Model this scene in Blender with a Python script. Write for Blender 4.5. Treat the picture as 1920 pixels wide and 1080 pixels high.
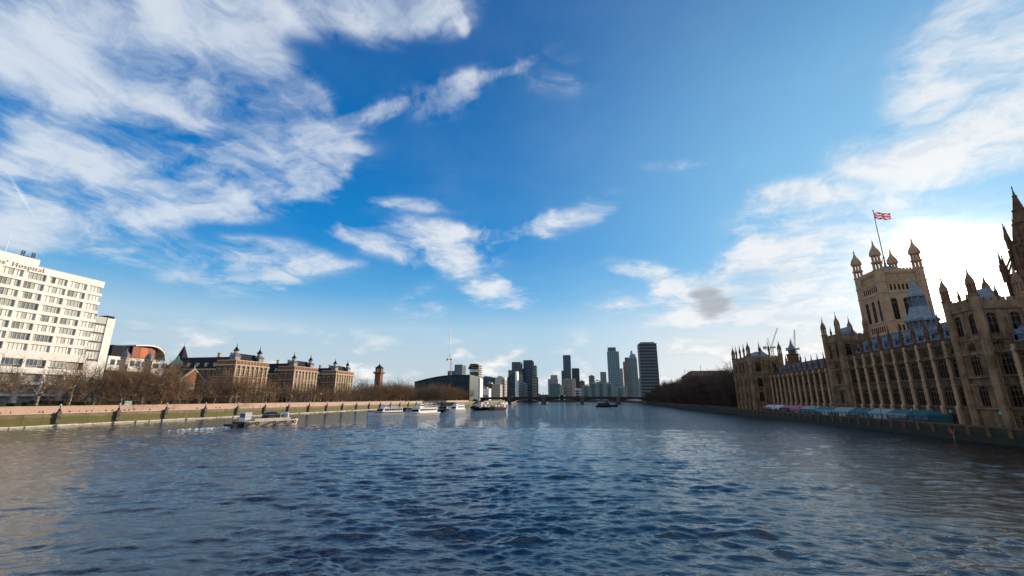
import bpy, math, random
import numpy as np
from mathutils import Vector

for _o in list(bpy.data.objects): bpy.data.objects.remove(_o)
SC = bpy.context.scene
COL = SC.collection
R = math.radians

# ------------------------------------------------------------------ camera
CAM_H, PITCH, YAW, FPX = 9.0, R(14.4), R(10.6), 805.0        # focal length in pixels of a 1920 wide picture
cam_d = bpy.data.cameras.new('camera'); cam_d.sensor_width = 36.0; cam_d.lens = FPX/1920*36
cam_d.clip_start = 0.5; cam_d.clip_end = 20000
cam = bpy.data.objects.new('camera', cam_d); COL.objects.link(cam)
cam.location = (0, 0, CAM_H); cam.rotation_euler = (R(90)+PITCH, 0, YAW)
SC.camera = cam

def ray(x, y):                                               # pixel of the 1920x1080 photograph -> world direction
    cx = x-960; cy = 540-y
    fw = FPX*math.cos(PITCH)-cy*math.sin(PITCH); up = FPX*math.sin(PITCH)+cy*math.cos(PITCH)
    X = cx*math.cos(YAW)-fw*math.sin(YAW); Y = cx*math.sin(YAW)+fw*math.cos(YAW)
    n = math.hypot(X, Y); return X/n, Y/n, up/n
def atX(x, y, X): a = ray(x, y); t = X/a[0]; return (X, a[1]*t, CAM_H+a[2]*t)
def atY(x, y, Y): a = ray(x, y); t = Y/a[1]; return (a[0]*t, Y, CAM_H+a[2]*t)

# ------------------------------------------------------------------ light
SUN_AZ, SUN_EL = R(36.0), R(10.5)                            # azimuth from +Y towards +X
SUN_DIR = Vector((math.sin(SUN_AZ)*math.cos(SUN_EL), math.cos(SUN_AZ)*math.cos(SUN_EL), math.sin(SUN_EL)))
sl = bpy.data.lights.new('sun', 'SUN'); sl.energy = 5.0; sl.angle = R(0.5); sl.color = (1.0, 0.82, 0.62)
sun = bpy.data.objects.new('sun', sl); COL.objects.link(sun)
sun.rotation_euler = SUN_DIR.to_track_quat('Z', 'Y').to_euler(); sun.location = (200, 200, 300)

# ------------------------------------------------------------------ node helper
class NT:
    def __init__(s, tree): s.t = tree; tree.nodes.clear()
    def node(s, ty, **kw):
        n = s.t.nodes.new(ty)
        for k, v in kw.items(): setattr(n, k, v)
        return n
    def put(s, sock, v):
        if hasattr(v, 'is_output'): s.t.links.new(v, sock)
        elif v is not None: sock.default_value = v
    def m(s, op, a, b=None, c=None, clamp=False):
        n = s.node('ShaderNodeMath', operation=op, use_clamp=clamp)
        for i, v in enumerate((a, b, c)):
            if v is not None: s.put(n.inputs[i], v)
        return n.outputs[0]
    def v(s, op, a, b=None, out=0, scale=None):
        n = s.node('ShaderNodeVectorMath', operation=op); s.put(n.inputs[0], a)
        if b is not None: s.put(n.inputs[1], b)
        if scale is not None: s.put(n.inputs['Scale'], scale)
        return n.outputs[out]
    def mix(s, f, a, b, bt='MIX'):
        n = s.node('ShaderNodeMix', data_type='RGBA', blend_type=bt)
        s.put(n.inputs[0], f); s.put(n.inputs[6], a); s.put(n.inputs[7], b); return n.outputs[2]
    def noise(s, vec, scale, detail=4, rough=0.55, dist=0.0, dim='3D'):
        n = s.node('ShaderNodeTexNoise', noise_dimensions=dim)
        s.put(n.inputs['Vector'], vec); n.inputs['Scale'].default_value = scale; n.inputs['Detail'].default_value = detail
        n.inputs['Roughness'].default_value = rough; n.inputs['Distortion'].default_value = dist; return n.outputs[0]
    def ss(s, x, lo, hi, a=0.0, b=1.0):
        n = s.node('ShaderNodeMapRange', interpolation_type='SMOOTHSTEP'); s.put(n.inputs[0], x)
        for i, v in zip((1, 2, 3, 4), (lo, hi, a, b)): n.inputs[i].default_value = v
        return n.outputs[0]
    def xyz(s, x, y, z=0.0):
        n = s.node('ShaderNodeCombineXYZ')
        for i, q in enumerate((x, y, z)): s.put(n.inputs[i], q)
        return n.outputs[0]
    def sep(s, v):
        n = s.node('ShaderNodeSeparateXYZ'); s.put(n.inputs[0], v); return n.outputs

# ------------------------------------------------------------------ sky: Nishita air, with cirrus and low cumulus in it
world = bpy.data.worlds.new('World'); SC.world = world; world.use_nodes = True
def build_sky():
    t = NT(world.node_tree)
    D = t.v('NORMALIZE', t.node('ShaderNodeTexCoord').outputs['Generated'])
    sky = t.node('ShaderNodeTexSky', sky_type='NISHITA'); sky.sun_disc = False
    sky.sun_elevation = SUN_EL; sky.sun_rotation = SUN_AZ; sky.altitude = 50; sky.air_density = 1.0; sky.dust_density = 0.6; sky.ozone_density = 3.0
    x, y, z = t.sep(D)
    sd = t.v('DOT_PRODUCT', D, tuple(SUN_DIR), out=1)
    az = t.m('ARCTAN2', x, y); el = t.m('ARCSINE', z)
    P0 = t.xyz(az, el)
    # cloud sheet coordinates: where the direction meets a layer overhead
    zz = t.m('ADD', t.m('MAXIMUM', z, 0.0), 0.16)
    Q = t.xyz(t.m('DIVIDE', x, zz), t.m('DIVIDE', y, zz))
    wn = t.node('ShaderNodeTexNoise', noise_dimensions='2D'); t.put(wn.inputs['Vector'], Q)
    wn.inputs['Scale'].default_value = 1.5; wn.inputs['Detail'].default_value = 5; wn.inputs['Roughness'].default_value = 0.55
    W = t.v('SUBTRACT', wn.outputs['Color'], (0.5, 0.5, 0.5))
    P = t.v('ADD', P0, t.v('MULTIPLY', W, (0.15, 0.11, 0.0)))
    Q2 = t.v('ADD', Q, t.v('MULTIPLY', W, (0.42, 0.42, 0.0)))
    # streaked fibres and soft billows
    def fibres(ang):
        mp = t.node('ShaderNodeMapping', vector_type='TEXTURE'); t.put(mp.inputs['Vector'], Q2); mp.inputs['Rotation'].default_value = (0, 0, R(ang)); mp.inputs['Scale'].default_value = (3.2, 0.8, 1)
        return t.noise(mp.outputs[0], 2.0, 10, 0.62, 0.0, '2D')
    fmix = t.node('ShaderNodeMix'); t.put(fmix.inputs[0], t.ss(t.m('ADD', az, t.m('MULTIPLY', el, .35)), -0.55, -0.15)); t.put(fmix.inputs[2], fibres(82)); t.put(fmix.inputs[3], fibres(160)); fib = fmix.outputs[0]
    bil = t.noise(Q2, 4.2, 9, 0.64, 0.0, '2D')
    def strokes(lst, P=P):
        s = None
        for (ax, ay, bx, by, w, wt) in lst:
            a = ray(ax, ay); b = ray(bx, by)
            A = Vector((math.atan2(a[0], a[1]), math.atan(a[2]))); B = Vector((math.atan2(b[0], b[1]), math.atan(b[2])))
            c = (A+B)/2; d = B-A; L = d.length/2; ww = w/FPX*0.92
            mpn = t.node('ShaderNodeMapping', vector_type='TEXTURE'); t.put(mpn.inputs['Vector'], P)
            mpn.inputs['Location'].default_value = (c.x, c.y, 0); mpn.inputs['Rotation'].default_value = (0, 0, math.atan2(d.y, d.x))
            mpn.inputs['Scale'].default_value = (L*1.25+ww*1.6, ww*2.5, 1)
            q = t.v('DOT_PRODUCT', mpn.outputs[0], mpn.outputs[0], out=1)
            g = t.m('SUBTRACT', 1.0, q, clamp=True); g = t.m('MULTIPLY', g, g)
            s = t.m('MULTIPLY', g, wt) if s is None else t.m('MULTIPLY_ADD', g, wt, s)
        return s
    cov = strokes(CIRRUS)
    # cloud goes on elsewhere, added thicker out of view to whiten ambient light
    big = t.ss(t.noise(Q, 0.55, 3, 0.5, 0.0, '2D'), 0.34, 0.56)
    inview = t.m('MULTIPLY', t.ss(t.v('DOT_PRODUCT', D, tuple(Vector((-math.sin(YAW), math.cos(YAW), 0.35)).normalized()), out=1), 0.42, 0.62), 1.0)
    cov = t.m('ADD', cov, t.m('MULTIPLY', big, t.m('SUBTRACT', 0.8, t.m('MULTIPLY', inview, 0.72))))
    tex = t.m('SUBTRACT', t.m('ADD', t.m('MULTIPLY', fib, 0.5), t.m('MULTIPLY', bil, 0.5)), 0.5)
    gap = t.m('SUBTRACT', t.noise(t.v('ADD', Q2, (3.1, 7.7, 0)), 2.6, 4, 0.55, 0.0, '2D'), 0.5)
    tex = t.m('ADD', tex, t.m('MULTIPLY', gap, 0.55))
    cov = t.m('MINIMUM', cov, 0.8)
    dens = t.m('ADD', cov, t.m('MULTIPLY', tex, t.m('MULTIPLY', t.ss(cov, 0.0, 0.45), 3.5)))
    alpha = t.m('POWER', t.ss(dens, 0.0, 1.25), 0.9)
    # low cumulus near the horizon
    Pc = t.xyz(t.m('MULTIPLY', az, 1.0), t.m('MULTIPLY', el, 2.4))
    cn = t.noise(Pc, 7.0, 7, 0.55, 0.1, '2D')
    band = t.m('MULTIPLY', t.ss(el, 0.005, 0.04), t.ss(el, 0.07, 0.17, 1.0, 0.0))
    cum = t.m('MULTIPLY', t.ss(cn, 0.50, 0.64), band)
    glow = t.m('POWER', t.m('MAXIMUM', sd, 0.0), 110.0)
    # the Nishita air, graded by height to the clear winter blue of the photograph and paler towards the sun
    rp = t.node('ShaderNodeValToRGB'); t.put(rp.inputs[0], t.m('MULTIPLY', el, 0.8, clamp=True)); cr = rp.color_ramp
    for i, (e_, c_) in enumerate(SKY_GRADE):
        st = cr.elements[i] if i < 2 else cr.elements.new(e_*0.8)
        st.position = e_*0.8; st.color = (*c_, 1)
    graded = t.v('SCALE', rp.outputs[0], scale=9.1)
    air = t.mix(0.10, graded, sky.outputs[0])
    air = t.mix(t.m('POWER', t.m('MAXIMUM', sd, 0.0), 6.0), air, (2.7, 5.5, 7.9, 1))
    warm = t.m('MULTIPLY', t.ss(sd, 0.72, 1.0), t.ss(el, 0.02, 0.30, 1.0, 0.0))
    air = t.mix(warm, air, (8.3, 8.0, 7.5, 1))
    shade = t.ss(bil, 0.36, 0.60, 0.0, 1.0)
    sunward = t.ss(sd, 0.2, 0.95)
    lit = t.mix(sunward, (6.2, 6.8, 7.5, 1), (8.0, 8.05, 8.1, 1))
    ccol = t.mix(shade, t.mix(1.0, lit, (.80, .86, .93, 1), 'MULTIPLY'), lit)
    c1 = t.mix(t.m('MULTIPLY', alpha, 0.90), air, ccol)
    c2 = t.mix(t.m('MULTIPLY', cum, 0.85), c1, t.mix(t.ss(cn, .56, .70), (6.3, 6.7, 7.2, 1), (8.8, 8.7, 8.3, 1)))
    dk = strokes([(1318, 558, 1342, 574, 17, 1.0)])
    c2 = t.mix(t.m('MULTIPLY', t.ss(dk, 0.0, 0.9), 0.75), c2, (3.3, 3.5, 3.8, 1))
    trail = strokes([(10, 316, 69, 414, 1.2, 1.0)], P0)        # an old contrail, upper left
    c2 = t.mix(t.m('MULTIPLY', t.ss(trail, 0.0, 1.0), 0.28), c2, (8.6, 8.8, 9.2, 1))
    core = t.m('POWER', t.m('MAXIMUM', sd, 0.0), 700.0)         # the sun's aureole in thin cloud
    gl = t.mix(1.0, c2, t.v('SCALE', (3.6, 3.2, 2.5), scale=glow), 'ADD')
    gl = t.mix(1.0, gl, t.v('SCALE', (60.0, 54.0, 44.0), scale=core), 'ADD')
    bg = t.node('ShaderNodeBackground'); t.put(bg.inputs[0], gl); bg.inputs[1].default_value = 0.1
    out = t.node('ShaderNodeOutputWorld'); t.t.links.new(bg.outputs[0], out.inputs[0])
SKY_GRADE = [(0.0, (.56,.64,.70)), (1.2, (0,.08,.30)), (.08, (.52,.64,.73)), (.15, (.42,.62,.78)), (.22, (.12,.42,.75)), (.33, (.003,.245,.645)), (.50, (0,.17,.52)), (.75, (0,.112,.385))]   # elevation in radians, colour
CIRRUS = [  # streaks of cloud: two ends and half width as pixels of the photograph (directions), weight
    (-60, -10, 190, 110, 44, .95), (150, 110, 400, 262, 46, .95), (360, 265, 645, 292, 44, 1.05), (-80, 100, 240, 190, 44, .5), (130, -20, 420, 120, 70, .40), (300, -10, 480, 95, 38, .85), (440, 90, 505, 190, 36, .95), (535, 175, 590, 205, 18, .75), (380, 180, 460, 240, 34, .35), (560, 225, 650, 300, 30, .7),
    (640, 300, 330, 330, 26, .85), (400, 325, -60, 300, 34, .72), (40, 350, 290, 408, 40, .8), (-60, 385, 160, 400, 34, .5), (-60, 440, 330, 448, 20, .42), (250, 380, 560, 392, 14, .34),
    (400, -6, 640, 24, 30, .95), (600, 30, 765, 50, 22, .8), (700, 10, 880, 0, 26, .85), (850, 20, 870, 50, 9, .6), (640, 245, 748, 170, 13, .85), (770, 200, 900, 148, 21, .8), (890, 150, 1050, 92, 9, .62), (1000, 150, 1110, 150, 18, .32), (750, 160, 950, 120, 10, .4),
    (590, 398, 720, 462, 13, .7), (690, 440, 905, 492, 32, 1.05), (890, 440, 1145, 382, 15, .8), (900, 440, 960, 450, 20, .6), (330, 492, 620, 508, 24, .62), (500, 530, 640, 500, 12, .4), (650, 340, 820, 392, 9, .5), (600, 365, 750, 372, 7, .4),
    (890, 548, 1000, 553, 12, .95), (1940, 20, 1840, 180, 62, 1.0), (1930, 235, 1700, 290, 36, .95), (1720, 270, 1570, 285, 18, .6),
    (1405, 378, 1585, 348, 19, 1.1), (1355, 430, 1660, 410, 30, .8), (1150, 485, 1290, 540, 15, .75), (1250, 540, 1560, 500, 24, .8), (1400, 480, 1950, 400, 44, .8), (1380, 560, 1950, 520, 60, .7), (1110, 578, 1420, 590, 20, .6),
    (1265, 600, 1375, 600, 20, 1.0), (1200, 315, 1370, 300, 10, .5), (1735, 352, 1800, 340, 5, .8), (690, 575, 850, 560, 12, .3), (180, 600, 380, 625, 10, .3),
]
build_sky()
world.cycles.sampling_method = 'MANUAL'; world.cycles.sample_map_resolution = 1024

SC.view_settings.view_transform = 'Standard'; SC.view_settings.look = 'None'
SC.view_settings.exposure = 0.2; SC.view_settings.gamma = 1.0; SC.view_settings.use_curve_mapping = False
SC.render.resolution_x = 1024; SC.render.resolution_y = 576
# ------------------------------------------------------------------ helpers
rnd = random.Random(7)
ORD = ['first','second','third','fourth','fifth','sixth','seventh','eighth','ninth','tenth','eleventh','twelfth','thirteenth','fourteenth','fifteenth','sixteenth','seventeenth','eighteenth','nineteenth']
TENS = {20:'twent',30:'thirt',40:'fort',50:'fift',60:'sixt',70:'sevent',80:'eight',90:'ninet'}
def nth(i):                                                   # 1 -> first
    if i <= 19: return ORD[i-1]
    t, u = i//10*10, i % 10
    return TENS[t]+'ieth' if u == 0 else TENS[t]+'y-'+ORD[u-1]

def mat(name, col, rough=0.8, var=0.25, scale=0.6, bump=0.0, col2=None, spec=0.4, metal=0.0, streak=0.0, bscale=None, bdist=0.05):
    """plain surface with uneven tone: noise between col and col2, rain streaks, fine relief"""
    mt = bpy.data.materials.new(name); mt.use_nodes = True; t = NT(mt.node_tree)
    g = t.node('ShaderNodeNewGeometry').outputs['Position']
    c2 = col2 or tuple(max(0, c*(1-var)) for c in col)
    f = t.ss(t.noise(g, scale, 6, 0.6), 0.36, 0.64)
    c = t.mix(f, (*col, 1), (*c2, 1))
    oi = t.node('ShaderNodeObjectInfo').outputs['Random']
    c = t.mix(1.0, c, t.xyz(*[t.m('MULTIPLY_ADD', oi, 0.14, 0.93)]*3), 'MULTIPLY')
    if streak:
        sv = t.v('MULTIPLY', g, (1.3, 1.3, 0.07)); s = t.ss(t.noise(sv, 1.0, 5, 0.6), 0.45, 0.7)
        c = t.mix(t.m('MULTIPLY', s, streak), c, (col[0]*.25, col[1]*.24, col[2]*.22, 1))
    p = t.node('ShaderNodeBsdfPrincipled'); t.put(p.inputs['Base Color'], c)
    p.inputs['Roughness'].default_value = rough; p.inputs['Metallic'].default_value = metal; p.inputs['Specular IOR Level'].default_value = spec
    if bump:
        b = t.node('ShaderNodeBump'); b.inputs['Strength'].default_value = bump; b.inputs['Distance'].default_value = bdist
        t.put(b.inputs['Height'], t.noise(g, bscale or scale*6, 5, 0.6)); t.t.links.new(b.outputs[0], p.inputs['Normal'])
    o = t.node('ShaderNodeOutputMaterial'); t.t.links.new(p.outputs[0], o.inputs[0])
    return mt

class MB:
    """collects faces with material slots, builds ONE mesh"""
    def __init__(s): s.v = []; s.f = []; s.mi = []; s.k = 0
    def slot(s, k): s.k = k; return s
    def add(s, vs, fs):
        o = len(s.v); s.v += [tuple(p) for p in vs]; s.f += [tuple(i+o for i in q) for q in fs]; s.mi += [s.k]*len(fs); return s
    def box(s, x0, x1, y0, y1, z0, z1):
        if x0 > x1: x0, x1 = x1, x0
        if y0 > y1: y0, y1 = y1, y0
        return s.add([(x0,y0,z0),(x1,y0,z0),(x1,y1,z0),(x0,y1,z0),(x0,y0,z1),(x1,y0,z1),(x1,y1,z1),(x0,y1,z1)],
                     [(3,2,1,0),(4,5,6,7),(0,1,5,4),(1,2,6,5),(2,3,7,6),(3,0,4,7)])
    def loft(s, rings, cap=True):
        n = len(rings[0]); vs = [p for r in rings for p in r]; fs = []
        for i in range(len(rings)-1):
            for j in range(n):
                a, b = i*n+j, i*n+(j+1) % n; fs.append((a, b, b+n, a+n))
        if cap: fs.append(tuple(range(n-1, -1, -1))); fs.append(tuple((len(rings)-1)*n+j for j in range(n)))
        return s.add(vs, fs)
    def lathe(s, cx, cy, prof, n=8, ph=None):
        ph = math.pi/n if ph is None else ph
        return s.loft([[(cx+max(r, .005)*math.cos(2*math.pi*j/n+ph), cy+max(r, .005)*math.sin(2*math.pi*j/n+ph), z) for j in range(n)] for r, z in prof])
    def tube(s, p0, p1, r0, r1=None, n=5):
        r1 = r0 if r1 is None else r1; p0 = Vector(p0); p1 = Vector(p1); d = p1-p0
        if d.length < 1e-6: return s
        d.normalize(); u = d.orthogonal().normalized(); w = d.cross(u)
        return s.loft([[p+u*(r*math.cos(2*math.pi*j/n))+w*(r*math.sin(2*math.pi*j/n)) for j in range(n)] for p, r in ((p0, r0), (p1, r1))])
    def prism(s, poly, ax, a, b):
        """polygon (u,v) extruded along axis ax ('x','y','z') from a to b"""
        f = {'x': lambda u, v, t: (t, u, v), 'y': lambda u, v, t: (u, t, v), 'z': lambda u, v, t: (u, v, t)}[ax]
        return s.loft([[f(u, v, a) for u, v in poly], [f(u, v, b) for u, v in poly]])
    def ring(s, c, axis, r, q, n=12, k=5):
        """torus with centre c, axis vector, radius r, tube q"""
        ax = Vector(axis).normalized(); u = ax.orthogonal().normalized(); w = ax.cross(u); c = Vector(c); vs = []; fs = []
        for i in range(n):
            a = 2*math.pi*i/n; e = u*math.cos(a)+w*math.sin(a)
            for j in range(k):
                b = 2*math.pi*j/k; vs.append(c+e*(r+q*math.cos(b))+ax*(q*math.sin(b)))
        for i in range(n):
            for j in range(k): fs.append((i*k+j, ((i+1) % n)*k+j, ((i+1) % n)*k+(j+1) % k, i*k+(j+1) % k))
        return s.add(vs, fs)
    def mesh(s, name, *mats, smooth=False):
        me = bpy.data.meshes.new(name); me.from_pydata(s.v, [], s.f)
        for m_ in mats: me.materials.append(m_)
        if len(mats) > 1: me.polygons.foreach_set('material_index', s.mi)
        if smooth: me.polygons.foreach_set('use_smooth', [True]*len(me.polygons))
        me.update()
        # outward normals
        import bmesh
        bm = bmesh.new(); bm.from_mesh(me); bmesh.ops.recalc_face_normals(bm, faces=bm.faces); bm.to_mesh(me); bm.free()
        return me
OFF = {}
def link(name, data, parent=None, loc=(0, 0, 0), rz=0.0, sc=None):
    o = bpy.data.objects.new(name, data); COL.objects.link(o)
    if parent is not None:
        o.parent = parent
    o.location = loc
    if rz: o.rotation_euler = (0, 0, rz)
    if sc: o.scale = sc
    return o
def thing(name, label, cat, loc=(0, 0, 0), rz=0.0, group=None):
    o = link(name, None, None, loc, rz); o.empty_display_size = 0.5; o['label'] = label; o['category'] = cat
    if group: o['group'] = group
    OFF[o.name] = Vector(loc); return o
def one(name, me, label, cat, loc=(0, 0, 0), rz=0.0, group=None, sc=None):
    o = link(name, me, None, loc, rz, sc); o['label'] = label; o['category'] = cat
    if group: o['group'] = group
    return o
def wp(parent, name, me, loc=(0, 0, 0), rz=0.0):
    """part given in world coordinates (parent thing not rotated)"""
    o = link(name, me, parent, Vector(loc)-OFF[parent.name], rz); OFF[o.name] = Vector(loc); return o
def struct(name, me, loc=(0, 0, 0)):
    o = link(name, me, None, loc); o['kind'] = 'structure'; OFF[o.name] = Vector(loc); return o

M = {}
M['stone'] = mat('palace_limestone', (.33,.195,.105), .85, .3, .35, .5, (.17,.097,.05), streak=.6, bscale=3)
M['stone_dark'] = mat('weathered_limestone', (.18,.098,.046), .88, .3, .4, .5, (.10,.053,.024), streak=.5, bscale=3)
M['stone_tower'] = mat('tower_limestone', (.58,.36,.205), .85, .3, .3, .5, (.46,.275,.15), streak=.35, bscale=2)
M['slate'] = mat('blue_grey_iron_roof', (.27,.30,.33), .6, .3, .8, .3, (.18,.20,.225), spec=.25)
M['lead'] = mat('lead_grey', (.17,.19,.22), .6, .3, .8, .3, (.11,.125,.145))
M['iron'] = mat('dark_iron', (.03,.03,.034), .5, .2, 1)
M['glass_dark'] = mat('dark_window_glass', (.006,.007,.009), .3, .4, .8, spec=.12)
M['glass_blue'] = mat('blue_window_glass', (.07,.13,.18), .1, .5, .3, spec=.8)
M['white_clad'] = mat('cream_tile_cladding', (.84,.80,.735), .6, .08, .3, .15, (.78,.735,.66), streak=.08)
M['white'] = mat('white_paint', (.80,.79,.76), .5, .08, .5)
M['curtain_w'] = mat('white_blind', (.72,.71,.64), .35, .12, 1.2, spec=.6)
M['curtain_g'] = mat('grey_green_blind', (.42,.44,.38), .3, .25, 1.2, spec=.6)
M['curtain_d'] = mat('shaded_room_glass', (.22,.24,.22), .2, .3, 1.0, spec=.6)
M['brick'] = mat('red_brick', (.30,.115,.055), .85, .3, .7, .4, (.21,.08,.04), bscale=5)
M['brick_brown'] = mat('brown_stock_brick', (.19,.115,.065), .88, .3, .6, .4, (.125,.072,.04), streak=.25, bscale=5)
M['dressing'] = mat('pale_stone_dressing', (.56,.45,.32), .8, .2, .7, .3, (.46,.36,.25))
M['roof_dark'] = mat('dark_slate_roof', (.022,.024,.03), .75, .3, .8, .3, spec=.15)
M['copper'] = mat('green_copper', (.22,.40,.33), .6, .25, 1.5)
M['granite'] = mat('embankment_granite', (.40,.34,.26), .8, .25, .8, .5, (.30,.25,.19), bscale=4)
M['granite_dark'] = mat('dark_granite', (.12,.105,.085), .8, .3, .8, .4)
M['asphalt'] = mat('asphalt', (.06,.058,.055), .9, .2, .5, .2)
M['soil'] = mat('ground_soil_and_paving', (.10,.09,.07), .95, .3, .2, .2, (.07,.07,.05))
M['bark'] = mat('plane_bark', (.34,.27,.185), .9, .35, 1.5, .4, (.17,.125,.085))
M['twig'] = mat('bare_twigs', (.33,.20,.105), .9, .3, .5, 0, (.16,.10,.055))
M['twig_dark'] = mat('dark_bare_twigs', (.12,.072,.048), .9, .3, .5, 0, (.07,.044,.03))
M['bark_dark'] = mat('dark_bark', (.07,.055,.042), .9, .3, 1.5)
M['tyre'] = mat('black_rubber', (.012,.012,.012), .7, .2, 3)
M['hull_beige'] = mat('beige_hull_paint', (.76,.67,.54), .55, .15, 1.2, .2, (.64,.55,.43), streak=.3)
M['hull_black'] = mat('black_hull_paint', (.014,.014,.016), .4, .2, 1)
M['hull_blue'] = mat('dark_blue_hull', (.025,.045,.13), .4, .2, 1)
M['navy'] = mat('navy_cloth', (.02,.024,.05), .8, .2, 2)
M['orange'] = mat('orange_panel', (.62,.14,.03), .6, .2, 1)
M['orange_dark'] = mat('rust_panel', (.34,.06,.02), .6, .2, 1)
M['pink'] = mat('red_striped_canvas', (.52,.16,.20), .8, .2, .8)
M['canvas'] = mat('white_canvas', (.66,.60,.62), .8, .12, .8)
M['teal'] = mat('teal_canvas', (.07,.165,.17), .7, .2, .8)
M['teal_light'] = mat('pale_teal_canvas', (.30,.37,.37), .7, .15, .8)
M['teal_dark'] = mat('dark_teal_canvas', (.03,.12,.14), .7, .2, .8)
M['concrete'] = mat('concrete', (.42,.38,.32), .85, .2, .4, .2)
M['beige_clad'] = mat('beige_cladding', (.50,.43,.33), .75, .15, .1)
M['grey_clad'] = mat('grey_cladding', (.24,.27,.29), .6, .15, .1)
M['teal_glass'] = mat('teal_curtain_glass', (.045,.12,.14), .3, .3, .08, spec=.4, col2=(.075,.165,.19))
M['blue_glass'] = mat('blue_curtain_glass', (.022,.05,.075), .3, .3, .08, spec=.35, col2=(.04,.085,.12))
M['green_glass'] = mat('green_curtain_glass', (.11,.22,.20), .3, .3, .08, spec=.7)
M['purple_clad'] = mat('plum_grey_cladding', (.12,.105,.115), .6, .2, .1)
M['dark_clad'] = mat('charcoal_cladding', (.035,.04,.048), .5, .2, .1)
M['steel'] = mat('galvanised_steel', (.40,.42,.44), .45, .15, 2, metal=.4)
M['crane_red'] = mat('red_crane_paint', (.50,.10,.05), .5, .2, 2)
M['skin'] = mat('skin', (.45,.28,.19), .6, .1, 8)
M['green_board'] = mat('pale_green_board', (.40,.58,.46), .7, .1, 2)
# ------------------------------------------------------------------ the setting: river, banks, embankments
XL, XR = -181.0, 80.0            # river walls
def water_material():
    mt = bpy.data.materials.new('river_water'); mt.use_nodes = True; t = NT(mt.node_tree)
    g = t.node('ShaderNodeNewGeometry').outputs['Position']
    p = t.node('ShaderNodeBsdfPrincipled')
    n = t.ss(t.noise(g, 0.012, 3, 0.5), 0.4, 0.6)
    t.put(p.inputs['Base Color'], t.mix(n, (.001, .005, .010, 1), (.003, .005, .006, 1)))
    p.inputs['Roughness'].default_value = 0.02; p.inputs['IOR'].default_value = 1.85; p.inputs['Specular IOR Level'].default_value = 0.5
    a = t.v('MULTIPLY', g, (0.42, 1.45, 1.0))
    h1 = t.noise(a, 1.9, 4, 0.62, 0.25); h2 = t.noise(a, 4.6, 3, 0.6, 0.3)
    b1 = t.node('ShaderNodeBump'); b1.inputs['Distance'].default_value = 0.24; at = t.node('ShaderNodeAttribute', attribute_name='ripple'); t.put(b1.inputs['Strength'], at.outputs['Fac']); t.put(b1.inputs['Height'], h1)
    b2 = t.node('ShaderNodeBump'); b2.inputs['Strength'].default_value = 0.7; b2.inputs['Distance'].default_value = 0.018; t.put(b2.inputs['Height'], h2)
    t.t.links.new(b1.outputs[0], b2.inputs['Normal']); t.t.links.new(b2.outputs[0], p.inputs['Normal'])
    o = t.node('ShaderNodeOutputMaterial'); t.t.links.new(p.outputs[0], o.inputs[0]); return mt
def build_water():
    rs = [20.0]
    while rs[-1] < 1500: rs.append(rs[-1]*(1.0046 if rs[-1] < 140 else 1.0085 if rs[-1] < 450 else 1.03))
    rs = np.array(rs); na = 720
    an = np.linspace(R(-72), R(62), na)
    A, RR = np.meshgrid(an, rs)
    X = RR*np.sin(A); Y = RR*np.cos(A); Z = np.zeros_like(X)
    step = np.maximum(np.gradient(rs)[:, None], RR*(an[1]-an[0]))
    g = np.random.RandomState(3)
    # slow wander of the wave trains so that crests are short and never line up
    wx = 1.1*np.sin(X*.083+Y*.041)+.7*np.sin(Y*.171-X*.05+1.7)+.5*np.sin(X*.31+Y*.21)
    wy = 1.1*np.sin(Y*.077-X*.052+.6)+.7*np.sin(X*.149+Y*.09)+.5*np.sin(Y*.33-X*.17)
    for i in range(130):
        lam = 0.36*(4.6/0.36)**(g.rand()**1.0); k = 2*math.pi/lam
        th = R(-72)+g.randn()*0.45                   # wind roughly along the reach, crests across the view
        amp = (0.0068 if lam < 1.1 else 0.0043)*lam**0.82*(0.3+1.4*g.rand())
        w = np.clip((lam/step-2.0)/2.0, 0, 1)
        s = np.sin(k*((X+wx)*math.cos(th)+(Y+wy)*math.sin(th))+g.rand()*6.283)
        Z += amp*w*(2*((s+1)/2)**2.2-0.8)             # peaked crests, flat troughs
    env = np.zeros_like(X)
    for i in range(26):                               # gusts: rough and slick patches a few metres across
        lam = 5*(26/5)**g.rand(); th = g.rand()*6.283; env += np.sin(2*math.pi/lam*((X+2*wx)*.55*math.cos(th)+(Y+2*wy)*1.5*math.sin(th))+g.rand()*6.283)
    env = np.clip(env/5.2+.45, 0.12, 1.6)
    Z *= 0.62+0.55*env
    Z *= 0.85+0.38*np.sin(X*0.031+1.3*np.sin(Y*0.021))*np.cos(Y*0.027+X*0.011)
    Z -= Z.mean()
    nr = len(rs); v = np.stack([X.ravel(), Y.ravel(), Z.ravel()], 1)
    i, j = np.meshgrid(np.arange(nr-1), np.arange(na-1), indexing='ij'); q = (i*na+j).ravel()
    f = np.stack([q, q+1, q+na+1, q+na], 1)
    me = bpy.data.meshes.new('river'); me.vertices.add(len(v)); me.vertices.foreach_set('co', v.astype(np.float32).ravel())
    me.loops.add(f.size); me.loops.foreach_set('vertex_index', f[:, ::-1].ravel().astype(np.int32))
    me.polygons.add(len(f)); me.polygons.foreach_set('loop_start', np.arange(0, f.size, 4, dtype=np.int32))
    me.polygons.foreach_set('use_smooth', np.ones(len(f), dtype=bool)); me.update(calc_edges=True); me.validate()
    if me.polygons[0].normal.z < 0: me.flip_normals()
    rp = np.clip(.30+.70*(step+0*X-.25)/1.3, .30, 1.0)      # ripples too small for the mesh, left to the relief of the material
    at = me.attributes.new('ripple', 'FLOAT', 'POINT'); at.data.foreach_set('value', rp.ravel().astype(np.float32))
    me.materials.append(water_material()); struct('river', me)
build_water()

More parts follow.
